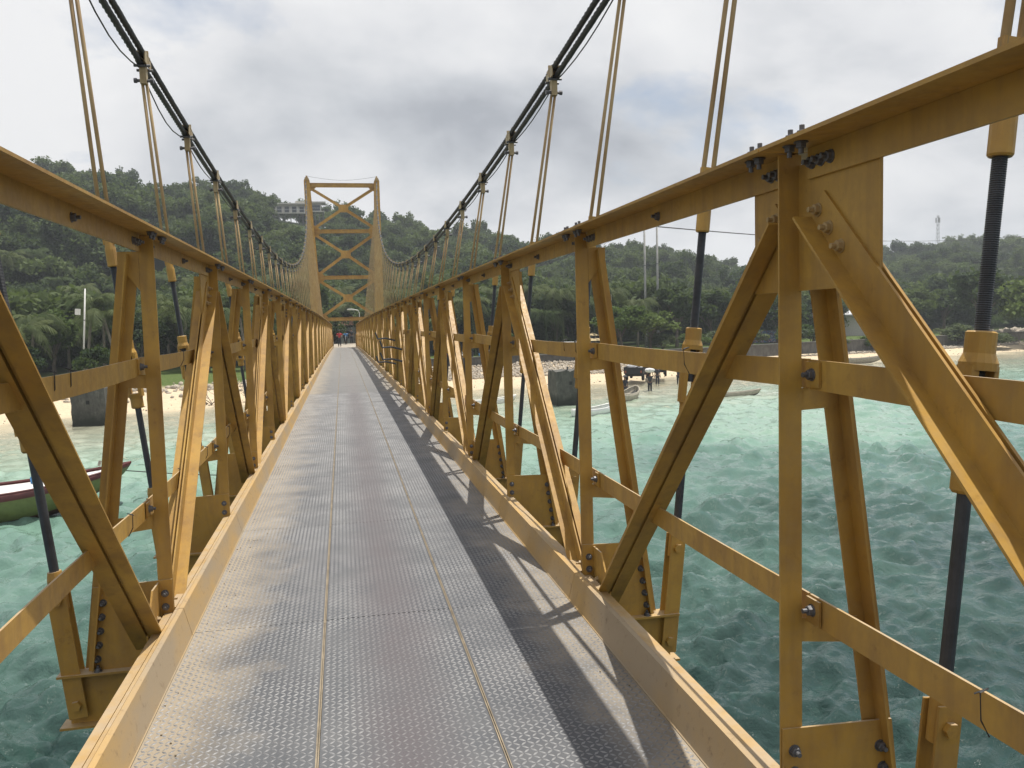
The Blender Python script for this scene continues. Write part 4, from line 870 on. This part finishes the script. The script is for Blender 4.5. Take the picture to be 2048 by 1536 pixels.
MB().box(3.0, 6.0, -5.06, -5.0, 0, 2.2).build('door', M['concrete'], wh)
# painted wall with blue and red graffiti swirls
t = MT('graffiti_paint'); p = t.gen(); n = t.noise(p, 1.6, 3, .5, 2.5); n2 = t.noise(p, 2.3, 2, .5, 3.0)
c = t.mix(t.ramp(n, [(.44, 0.0), (.47, 1.0)]), (.10, .09, .09), (.07, .17, .34)); c = t.mix(t.ramp(n, [(.54, 0.0), (.56, 1.0)]), c, (.34, .34, .36)); c = t.mix(t.ramp(n2, [(.58, 0.0), (.61, 1.0)]), c, (.33, .06, .10)); t.set(color=c, rough=.85)
gw = MB().box(-2.6, 2.6, -.12, .12, -.6, 1.75).build('graffiti_wall', t.m, None, (61.8, 113.5, 1.7), bevel=.01); gw.rotation_euler = (0, 0, R_(-28)); tag(gw, 'low wall covered in blue and red graffiti among the right bushes', 'wall')
MB().box(-2.65, 2.65, -.17, .17, 1.752, 1.85).build('coping', M['concrete'], gw)
# poles, wires, mast, lamp
def pole(name, x, y, z, h, r0, r1, mat, label, arms):
    t = empty(name, (x, y, z)); tag(t, label, 'pole'); MB().tube([(0, 0, -.5), (0, 0, h * .5), (0, 0, h)], [r0, (r0 + r1) / 2, r1], 10).build('shaft', M[mat], t, smooth=True)
    for q in (.33, .66): MB().lathe([(r0 * 1.02, h * q), (r0 * 1.02, h * q + .08)], 10).build('band', M['bolt'], t)
    for zz_ in arms:
        a = MB().box(-.75, .75, -.05, .05, h - zz_, h - zz_ + .1); ar = a.build('crossarm', M['rod'], t)
        for xx in (-.65, -.2, .3, .65): MB().lathe([(.05, h - zz_ + .1), (.06, h - zz_ + .2), (.03, h - zz_ + .26)], 8, (xx, 0, 0)).build('insulator', M['white'], ar)
pole('utility_pole', 41.4, 110, 1.7, 17.2, .20, .13, 'pole', 'tall grey utility pole with a crossarm, left of the pair behind the seawall', (.4, ))
pole('utility_pole', 43.4, 110.4, 1.7, 17.6, .20, .13, 'pole', 'tall plain grey pole, right of the pair behind the seawall', ())
pole('slanted_pole', -21.6, 75, 1.7, 7.8, .085, .06, 'white_pole', 'slim white pole with a small box standing in the left trees', ())
lp = bpy.data.objects['slanted_pole']; lp.rotation_euler = (0, R_(4.5), 0); MB().box(-.7, -.35, -.15, .15, 5.6, 6.1).build('meter_box', M['white'], lp)
for i in range(4):
    xa = 41.4 - .65 + i * .43; pts = [(xa + (150 - xa) * t, 110 + 20 * t, 18.6 + 3 * t - 3.0 * math.sin(math.pi * t)) for t in np.linspace(0, 1, 16)]
    o = MB().tube(pts, .022, 4).build('power_line', M['wire']); tag(o, 'thin power line running right from the utility pole, %s from the top' % ORD[3 - i], 'cable', 'power lines to the right')
    pts = [(xa + (20 - xa) * t, 110 + 60 * t, 18.6 - 4 * t - 2.0 * math.sin(math.pi * t)) for t in np.linspace(0, 1, 12)]
    o = MB().tube(pts, .022, 4).build('power_line', M['wire']); tag(o, 'thin power line running back left from the utility pole into the trees, wire %s' % ORD[i], 'cable', 'power lines to the left')
ms = empty('lattice_mast', (359.7, 450, 34)); tag(ms, 'slim grey lattice telecom mast on the far right hill', 'mast')
for (dx, dy) in ((-.8, -.8), (.8, -.8), (.8, .8), (-.8, .8)): MB().tube([(dx * 1.2, dy * 1.2, 0), (dx * .5, dy * .5, 30)], .10, 5).build('leg', M['pole'], ms)
for i in range(12):
    z = i * 2.5; s0 = .96 - .046 * i; s1 = .96 - .046 * (i + 1); MB().tube([(-s0, -s0, z), (s1, -s1, z + 2.5)], .09, 4).build('brace', M['pole'], ms); MB().tube([(s0, s0, z), (-s1, s1, z + 2.5)], .09, 4).build('brace', M['pole'], ms)
for i, a in enumerate((0, 2.1, 4.2)): MB().box(-.22 + math.cos(a) * 1.2, .22 + math.cos(a) * 1.2, -.22 + math.sin(a) * 1.2, .22 + math.sin(a) * 1.2, 25.5, 28.5).build('antenna', M['pole'], ms)
sl = empty('street_lamp', (1.75, 93, 2.5)); tag(sl, 'white arm street lamp at the far end of the bridge', 'lamp')
MB().tube([(0, 0, 0), (0, 0, 4.7), (-.15, 0, 5.0), (-.6, 0, 5.1)], .05, 7).build('pole', M['white_pole'], sl); MB().prism([(-1.35, 5.06), (-.55, 5.02), (-.55, 5.16), (-.85, 5.26), (-1.3, 5.18)], 'y', -.16, .16).build('lamp_head', M['white'], sl)

# ------------------------------------------------------------------ boats
def hull(L, B, H, bow_rise, stern_rise, bands, mats, n=22, flat_stern=False, keel_up=1.0):
    """lofted hull along +x (bow); bands = list of (v fraction, material index) from keel to gunwale"""
    b = MB(); vs = []; m = 9; 
    for i in range(n + 1):
        t = i / n; u = 2 * t - 1
        wb = (1 - max(0, u) ** 2.6) * (1 - (0 if flat_stern else max(0, -u) ** 2.6)) ; wb = max(.015, wb ** .75) * B / 2
        if flat_stern and u < 0: wb = B / 2 * (1 - .22 * u * u)
        sheer = H + (bow_rise * max(0, u) ** 2.2 + stern_rise * max(0, -u) ** 2.2)
        keel = -0.28 + keel_up * (max(0, u) ** 3 * (H * .9 + bow_rise * .75)) + (0 if flat_stern else max(0, -u) ** 3 * (H * .8))
        for j in range(-m, m + 1):
            a = abs(j) / m; y = wb * math.sin(a * math.pi / 2) ** .8 * (1 if j >= 0 else -1); z = keel + (sheer - keel) * a ** 1.7
            vs.append((u * L / 2 + .12 * L * max(0, u) * a * .5, y, z))
    k = 2 * m + 1; fs = []; mi = []
    for i in range(n):
        for j in range(k - 1):
            a = abs((j + .5) - m) / m; fs.append((i * k + j, i * k + j + 1, (i + 1) * k + j + 1, (i + 1) * k + j))
            q = 0
            for (f_, c_) in bands:
                if a >= f_: q = c_
            mi.append(q)
    b.v = vs; b.f = fs + [tuple(range(k))]; b.mi = mi + [mi[0]]
    rim = [[vs[i * k + (0 if s < 0 else k - 1)] for i in range(n + 1)] for s in (-1, 1)]
    return b, rim, vs, k
def boat(name, x, y, rz, L, B, H, br, sr, bands, mats, rimmat, label, deck=None, seats=0, flat=False, z=0.0):
    t = empty(name, (x, y, z), rz); tag(t, label, 'boat'); b, rim, vs, k = hull(L, B, H, br, sr, bands, mats, flat_stern=flat)
    hl = b.build('hull', mats, t, smooth=True); sm = hl.modifiers.new('shell', 'SOLIDIFY'); sm.thickness = .035; sm.offset = 1
    for q in rim: MB().tube([(p[0], p[1], p[2] + .015) for p in q], .04, 6).build('gunwale', rimmat, t, smooth=True)
    if deck is not None:
        d = MB(); n = len(rim[0]); V = []
        for i in range(n): V += [(rim[0][i][0], rim[0][i][1] * .97, rim[0][i][2] - .06), (rim[0][i][0], 0, rim[0][i][2] + .02), (rim[1][i][0], rim[1][i][1] * .97, rim[1][i][2] - .06)]
        lo, hi = deck; i0, i1 = int(lo * (n - 1)), int(hi * (n - 1))
        d.add(V, [(i * 3 + j, i * 3 + j + 1, i * 3 + j + 4, i * 3 + j + 3) for i in range(i0, i1) for j in (0, 1)]); d.build('deck', M['white'], t, smooth=True)
    for i in range(seats):
        xx = -L * .28 + i * L * .5 / max(1, seats - 1); MB().box(xx - .12, xx + .12, -B * .42, B * .42, H - .16, H - .12).build('thwart', M['grey_wood'], t)
    return t
lb = boat('moored_boat', -12.3, 28.25, math.atan2(.9, 4.4), 9.2, 2.5, .86, .55, .2, [(0, 0), (.40, 1), (.84, 2), (.96, 3)], [M['red_hull'], M['green_hull'], M['maroon'], M['white']], M['maroon'], 'olive green and maroon boat with a white deck moored left of the bridge', deck=(.0, 1.0))
MB().lathe([(.10, 0), (.16, .05), (.17, .22), (.12, .30)], 10, (2.35, .25, .92)).lathe([(.12, .30), (.15, .34), (.13, .50), (.05, .55)], 10, (2.35, .25, .92), mi=1).build('deck_winch', [M['cloth_blue'], M['white']], lb, smooth=True)
MB().tube([(4.2, 0, 1.38), (4.25, .02, 1.55)], .05, 6).build('bitt', M['grey_wood'], lb)
o = MB().tube([(-7.9 + 9 * t, 29.1 + 6 * t, 1.25 - 1.3 * t - .35 * math.sin(math.pi * t)) for t in np.linspace(0, 1, 14)], .018, 5).build('mooring_rope', M['wire']); tag(o, 'dark mooring rope from the bow of the moored boat to the water', 'rope')
boat('rowing_boat', 19.6, 56.3, math.atan2(4.6, 3.2), 4.6, 1.25, .42, .34, .12, [(0, 0), (.55, 1)], [M['concrete'], M['grey_wood']], M['grey_wood'], 'bleached wooden rowing boat in the shallows with people beside it', seats=3)
boat('rowing_boat', 14.6, 48.4, math.atan2(1.2, 2.1), 3.6, 1.1, .30, .22, .10, [(0, 0), (.45, 1)], [M['aqua'], M['white']], M['white'], 'small white and aqua boat nearest the right concrete block', seats=2)
boat('dugout_canoe', 26.6, 55.4, math.atan2(-.6, 2.8) , 4.8, .62, .18, .26, .10, [(0, 0), (.6, 1)], [M['concrete'], M['grey_wood']], M['grey_wood'], 'long low grey canoe floating beside a wading person', seats=2)
boat('dugout_canoe', 57.0, 84.6, R_(-8), 6.0, .8, .35, .3, .2, [(0, 0)], [M['grey_wood']], M['grey_wood'], 'bleached canoe drawn up on the sand below the seawall', seats=2, z=.2)
boat('dugout_canoe', 35.0, 51.8, R_(6), 4.6, .7, .22, .25, .15, [(0, 0), (.5, 1)], [M['aqua'], M['grey_wood']], M['grey_wood'], 'pale aqua canoe half hidden by the near right truss post', seats=2)
boat('dugout_canoe', 9.6, 57.5, R_(20), 4.4, .8, .28, .2, .15, [(0, 0), (.6, 1)], [M['green_hull'], M['white']], M['white'], 'small green and white boat seen through the right truss', seats=2)
pts = []; sz = []
g_ = np.random.default_rng(3)

# ------------------------------------------------------------------ people
def skin_obj(name, parent, verts, edges, radii, mat, root=0, sub=1):
    me = bpy.data.meshes.new(name); me.from_pydata(verts, edges, []); me.materials.append(mat); o = put(name, me, parent)
    md = o.modifiers.new('skin', 'SKIN'); md.use_smooth_shade = True
    for i, r_ in enumerate(radii):
        d = me.skin_vertices[0].data[i]; d.radius = (r_, r_) if not isinstance(r_, tuple) else r_; d.use_root = (i == root)
    sb = o.modifiers.new('sub', 'SUBSURF'); sb.levels = sub; sb.render_levels = sub; return o
def person(x, y, z, rz, label, shirt, trousers, arms, legs=((0.10, 0.0), (-0.10, 0.0)), hat=None, load=None, lean=0.0, sit=False, group=None, sc_=1.0):
    """arms: (hand xyz left, hand xyz right); legs: ((foot x, foot y), ...)"""
    t = empty('person', (x, y, z), rz); t.scale = (sc_,) * 3; tag(t, label, 'person', group)
    hipz = .90 if not sit else .50; dy = lean
    V = [(0, 0, hipz), (0, dy * .4, hipz + .22), (0, dy * .8, hipz + .46), (0, dy, hipz + .56), (0, dy + .015, hipz + .66), (0, dy + .03, hipz + .74), (0, dy + .055, hipz + .735), (0, dy + .02, hipz + .80)]
    Rr_ = [.135, .115, .135, .055, .075, .090, .075, .07]; E = [(0, 1), (1, 2), (2, 3), (3, 4), (4, 5), (5, 6), (5, 7)]
    for s, hand in ((-1, arms[0]), (1, arms[1])):
        sh = Vector((s * .17, dy * .8, hipz + .47)); hd = Vector(hand); mid = (sh + hd) / 2; d = hd - sh; bend = max(0, .56 - d.length) * .8; el = mid + Vector((s * bend * .6, -bend * .5, -bend * .5)); b = len(V)
        V += [tuple(sh), tuple(el), tuple(hd - d.normalized() * .06), tuple(hd)]; Rr_ += [.055, .042, .030, .034]; E += [(2, b), (b, b + 1), (b + 1, b + 2), (b + 2, b + 3)]
        dn = d.normalized(); sd = dn.cross(Vector((0, 1, .2))).normalized()
        for q in range(5):
            c = len(V); off = sd * (.024 * (q - 1.5)) if q < 4 else sd * -.05
            V += [tuple(hd + off + dn * (.045 + .012 * (2 - abs(q - 1.5)) if q < 4 else .01)), tuple(hd + off * 1.05 + dn * (.08 + .012 * (2 - abs(q - 1.5)) if q < 4 else .035) + Vector((0, .015, 0)))]; Rr_ += [.009, .008]; E += [(b + 3, c), (c, c + 1)]
    for i, (s, ft) in enumerate(((1, legs[0]), (-1, legs[1]))):
        b = len(V)
        if sit: V += [(s * .10, .02, hipz), (s * .12, .40, hipz), (s * .12, .42, .08), (s * .12, .56, .03)]
        else: V += [(s * .09, 0, hipz - .06), (s * .09 * .5 + ft[0] * .5, ft[1] * .5 + .05, .47), (ft[0], ft[1], .08), (ft[0], ft[1] + .14, .03)]
        Rr_ += [.085, .06, .042, .036]; E += [(0, b), (b, b + 1), (b + 1, b + 2), (b + 2, b + 3)]
    skin_obj('body', t, V, E, Rr_, M['skin'])
    # clothes: a slightly wider skin over torso, upper arms and legs
    sv = [V[0], V[1], V[2], (V[3][0], V[3][1], V[3][2] - .05)]; se = [(0, 1), (1, 2), (2, 3)]; sr = [.155, .14, .16, .08]
    for i in (8, 8 + 14):
        b = len(sv); sh = Vector(V[i]); el = Vector(V[i + 1]); sv += [tuple(sh), tuple(sh.lerp(el, .8))]; sr += [.078, .066]; se += [(2, b), (b, b + 1)]
    skin_obj('shirt', t, sv, se, sr, M[shirt])
    i0 = 8 + 28; tv_ = [V[0]]; te = []; tr_ = [.15]
    for i in (i0, i0 + 4):
        b = len(tv_); kn = Vector(V[i + 1]); an = Vector(V[i + 2]); tv_ += [V[i], V[i + 1], tuple(kn.lerp(an, .9))]; tr_ += [.10, .078, .062]; te += [(0, b), (b, b + 1), (b + 1, b + 2)]
    skin_obj('trousers', t, tv_, te, tr_, M[trousers])
    hz = hipz + .74
    MB().lathe([(.085, -.02), (.104, .03), (.098, .08), (.06, .118), (.01, .128)], 12, (0, dy + .012, hz)).build('hair', M['hair'], t, smooth=True)
    if hat: MB().lathe([(.24, .055), (.23, .075), (.115, .085), (.105, .15), (.03, .165)], 14, (0, dy + .02, hz)).build('hat', M[hat], t, smooth=True)
    return t
def sack(x, y, z, rz, label, s=1.0, mat='sack', group=None):
    g = random.Random(int(x * 100)); b = bmesh.new(); bmesh.ops.create_icosphere(b, subdivisions=3, radius=1.0)
    for v in b.verts:
        v.co = Vector((v.co.x * .34, v.co.y * .24, v.co.z * .17)) * s * (1 + .10 * math.sin(9 * v.co.x + x) * math.cos(7 * v.co.y + z) + g.uniform(-.03, .03))
    me = bpy.data.meshes.new('sack'); b.to_mesh(me); b.free(); me.materials.append(M[mat]); me.polygons.foreach_set('use_smooth', [True] * len(me.polygons))
    o = put('sack', me, None, (x, y, z), (0, 0, rz)); tag(o, label, 'sack', group); return o
UPA = ((-.20, .02, 1.72), (.20, .02, 1.72)); DN = ((-.24, .05, .82), (.24, .05, .82)); FW = ((-.16, .30, 1.08), (.16, .30, 1.08))
WZ0 = -.28
# wading porters (z is the seabed level they stand on)
person(23.6, 62.2, WZ0, R_(-20), 'wading person carrying a white bundle on the head, nearest the rowing boat', 'cloth_dark', 'cloth_dark', UPA, ((.10, .16), (-.10, -.16)))
sack(23.6, 62.2, WZ0 + 1.90, R_(-10), 'white bundle on the head of the porter nearest the rowing boat', 1.15)
person(28.3, 67.6, WZ0 + .08, R_(-30), 'person in dark clothes wading to the trucks with a grey load on the shoulders', 'cloth_dark', 'cloth_dark', UPA, ((.10, -.14), (-.10, .16)))
sack(28.3, 67.55, WZ0 + 1.96, R_(30), 'grey bundle on the shoulders of the porter wading to the trucks', 1.2, 'cloth_grey')
person(30.0, 67.2, WZ0 + .08, R_(10), 'person in a white shirt wading ashore, rightmost of the porters by the trucks', 'cloth_white', 'cloth_dark', DN, ((.10, .12), (-.10, -.14)))
person(26.6, 68.2, WZ0 + .1, R_(160), 'person in dark clothes standing in the shallows between porters and trucks', 'cloth_dark', 'cloth_dark', DN)
person(18.6, 56.9, WZ0, R_(-80), 'person in a grey shirt and straw hat standing left of the rowing boat', 'cloth_grey', 'cloth_dark', FW, hat='straw')
person(20.5, 59.3, WZ0, R_(180), 'person in a black shirt standing behind the rowing boat', 'cloth_dark', 'cloth_dark', DN, hat='cloth_dark')
person(25.7, 56.9, WZ0, R_(-100), 'person in dark clothes bending over the long grey canoe', 'cloth_dark', 'cloth_dark', ((-.16, .55, .95), (.16, .55, .95)), lean=.25)
# far end of the bridge
person(-.50, 88.4, 3.65, R_(175), 'person in a red shirt and dark trousers standing at the far end of the bridge', 'cloth_red', 'cloth_dark', ((-.22, .25, 1.15), (.22, .25, 1.15)), ((.10, .05), (-.10, -.02)))
person(.20, 95.3, 3.95, R_(170), 'person in a light blue shirt riding a scooter beyond the red shirt', 'cloth_blue', 'cloth_dark', ((-.26, .45, .95), (.26, .45, .95)), sit=True)
person(.80, 94.9, 3.80, R_(200), 'person in dark clothes beside the scooter at the far end of the bridge', 'cloth_dark', 'cloth_dark', DN)

# ------------------------------------------------------------------ vehicles
def wheel(parent, x, y, z, r, w_, axis='y'):
    o = MB().lathe([(r * .62, -w_ / 2), (r * .94, -w_ / 2), (r, -w_ * .35), (r, w_ * .35), (r * .94, w_ / 2), (r * .62, w_ / 2)], 20).build('wheel', M['rubber'], parent, (x, y, z)); o.rotation_euler = (R_(90), 0, 0)
    MB().lathe([(.02, -w_ * .4), (r * .6, -w_ * .42), (r * .6, w_ * .42), (.02, w_ * .4)], 14).build('rim', M['chrome'], o); return o
def truck(x, y, z, rz, label, load_label):
    t = empty('pickup_truck', (x, y, z), rz); tag(t, label, 'truck')
    MB().box(-2.2, 2.2, -.75, .75, .42, .62).build('chassis', M['rubber'], t)
    MB().prism([(.55, .62), (2.25, .62), (2.25, 1.05), (1.95, 1.15), (1.6, 1.85), (.65, 1.88), (.55, 1.8)], 'y', -.8, .8).build('cab', M['black'], t, bevel=.05)
    MB().prism([(1.72, 1.22), (1.98, 1.20), (1.66, 1.78), (1.56, 1.78)], 'y', -.7, .7).build('windscreen', M['glass_dark'], t)
    for s in (-1, 1): MB().prism([(.75, 1.22), (1.60, 1.22), (1.45, 1.72), (.75, 1.74)], 'y', s * .803, s * .812).build('side_window', M['glass_dark'], t)
    for (a, b, c, d, e, f) in ((-2.25, .5, -.84, -.78, .64, 1.22), (-2.25, .5, .78, .84, .64, 1.22), (-2.28, -2.2, -.84, .84, .64, 1.22), (.44, .5, -.78, .78, .64, 1.5), (-2.2, .44, -.78, .78, .63, .70)): MB().box(a, b, c, d, e, f).build('bed_panel', M['black'], t)
    for s in (-1, 1):
        MB().box(-2.30, -2.282, s * .68 - .07, s * .68 + .07, .72, .92).build('tail_light', M['tile_red'], t); MB().box(2.252, 2.27, s * .6 - .12, s * .6 + .12, .78, .95).build('headlight', M['white'], t)
        for xx in (-1.35, 1.4): wheel(t, xx, s * .72, .34, .34, .2)
    g = random.Random(int(x)); c, s_ = math.cos(rz), math.sin(rz)
    for i in range(7):
        lx, ly, lz = (-1.9 + (i % 4) * .6, (-.35 if i < 4 else .3) + g.uniform(-.1, .1), .95 + (.32 if i > 4 else 0.0))
        sack(x + lx * c - ly * s_, y + lx * s_ + ly * c, z + lz, rz + g.uniform(0, 3), load_label, 1.15, group='sacks on the ' + ('left' if x < 27 else 'right') + ' pickup truck')
truck(25.6, 70.6, .30, R_(62), 'dark pickup truck loaded with white sacks on the sand, left of the two', 'white sack on the bed of the left pickup truck')
truck(28.3, 72.6, .42, R_(70), 'dark pickup truck loaded with white sacks on the sand, right of the two', 'white sack on the bed of the right pickup truck')
def car(x, y, z, rz, label):
    t = empty('parked_car', (x, y, z), rz); tag(t, label, 'car')
    MB().prism([(-2.1, .35), (2.1, .35), (2.15, .85), (1.2, 1.0), (.5, 1.55), (-1.5, 1.58), (-2.05, 1.0)], 'y', -.82, .82).build('body', M['black'], t, bevel=.06)
    for s in (-1, 1):
        MB().prism([(-1.75, 1.02), (.98, 1.02), (.42, 1.46), (-1.42, 1.48)], 'y', s * .822, s * .83).build('side_window', M['glass_dark'], t); MB().box(-.5, .5, s * .83 - .01, s * .83 + .01, .62, .66).build('trim', M['chrome'], t)
        for xx in (-1.3, 1.35): wheel(t, xx, s * .74, .33, .33, .2)
        MB().box(2.10, 2.17, s * .6 - .15, s * .6 + .15, .68, .82).build('headlight', M['white'], t)
car(21.6, 91.5, 1.75, R_(4), 'black car parked behind the seawall, right of the blue parasol'); car(26.2, 93.0, 1.75, R_(-6), 'black car parked behind the seawall, farthest right of the vehicles')
def scooter(x, y, z, rz, label, col, group):
    t = empty('motor_scooter', (x, y, z), rz); tag(t, label, 'scooter', group)
    for xx in (-.6, .62): wheel(t, xx, 0, .27, .27, .1)
    MB().prism([(-.75, .45), (-.3, .35), (.15, .30), (.4, .35), (.52, .85), (.44, .9), (.3, .45), (-.05, .48), (-.15, .72), (-.75, .74)], 'y', -.14, .14).build('body', M[col], t, bevel=.03)
    MB().prism([(-.78, .745), (-.12, .73), (-.12, .80), (-.78, .84)], 'y', -.15, .15).build('seat', M['rubber'], t, bevel=.02); MB().tube([(.62, 0, .27), (.48, 0, 1.0)], .03, 6).build('fork', M['chrome'], t); MB().tube([(.42, -.32, 1.02), (.48, 0, 1.0), (.42, .32, 1.02)], .02, 6).build('handlebar', M['rubber'], t)
cols = ['black', 'cloth_red', 'black', 'white', 'black', 'cloth_blue', 'black']
for i in range(7): scooter(9.6 + i * .95, 88.6 + .15 * math.sin(i), 1.8, R_(80 + 7 * math.sin(i * 2)), 'parked scooter in the row behind the seawall, %s from the left' % ORD[i], cols[i], 'scooters behind the seawall')
scooter(.20, 95.2, 3.80, R_(-95), 'dark scooter ridden by the person in blue at the far end of the bridge', 'black', None)
um = empty('parasol', (17.2, 89.5, 1.75)); tag(um, 'bright blue parasol behind the seawall beside the black car', 'parasol')
MB().tube([(0, 0, 0), (0, 0, 1.5)], .03, 6).build('shaft', M['chrome'], um)
b = MB(); n = 8
V = [(0, 0, 1.62)] + [(1.15 * math.cos(i * math.pi / 8), 1.15 * math.sin(i * math.pi / 8), 1.22 + (.05 if i % 2 else 0)) for i in range(16)]
b.add(V, [(0, 1 + i, 1 + (i + 1) % 16) for i in range(16)]); cn = b.build('canopy', M['umbrella_blue'], um); sm = cn.modifiers.new('cloth', 'SOLIDIFY'); sm.thickness = .015

# ------------------------------------------------------------------ humid sea air
hm = bpy.data.materials.new('humid_air'); hm.use_nodes = True; ht = hm.node_tree; ht.nodes.clear()
pv = ht.nodes.new('ShaderNodeVolumePrincipled'); pv.inputs['Color'].default_value = (0.80, 0.86, 0.93, 1); pv.inputs['Density'].default_value = 0.00055; pv.inputs['Anisotropy'].default_value = 0.3
ho = ht.nodes.new('ShaderNodeOutputMaterial'); ht.links.new(pv.outputs[0], ho.inputs['Volume'])
hz_ = MB().box(-960, 960, -960, 960, -7, 92).build('haze', hm); hz_['kind'] = 'stuff'; tag(hz_, 'thin pale humid haze in the air over the bay', 'haze')
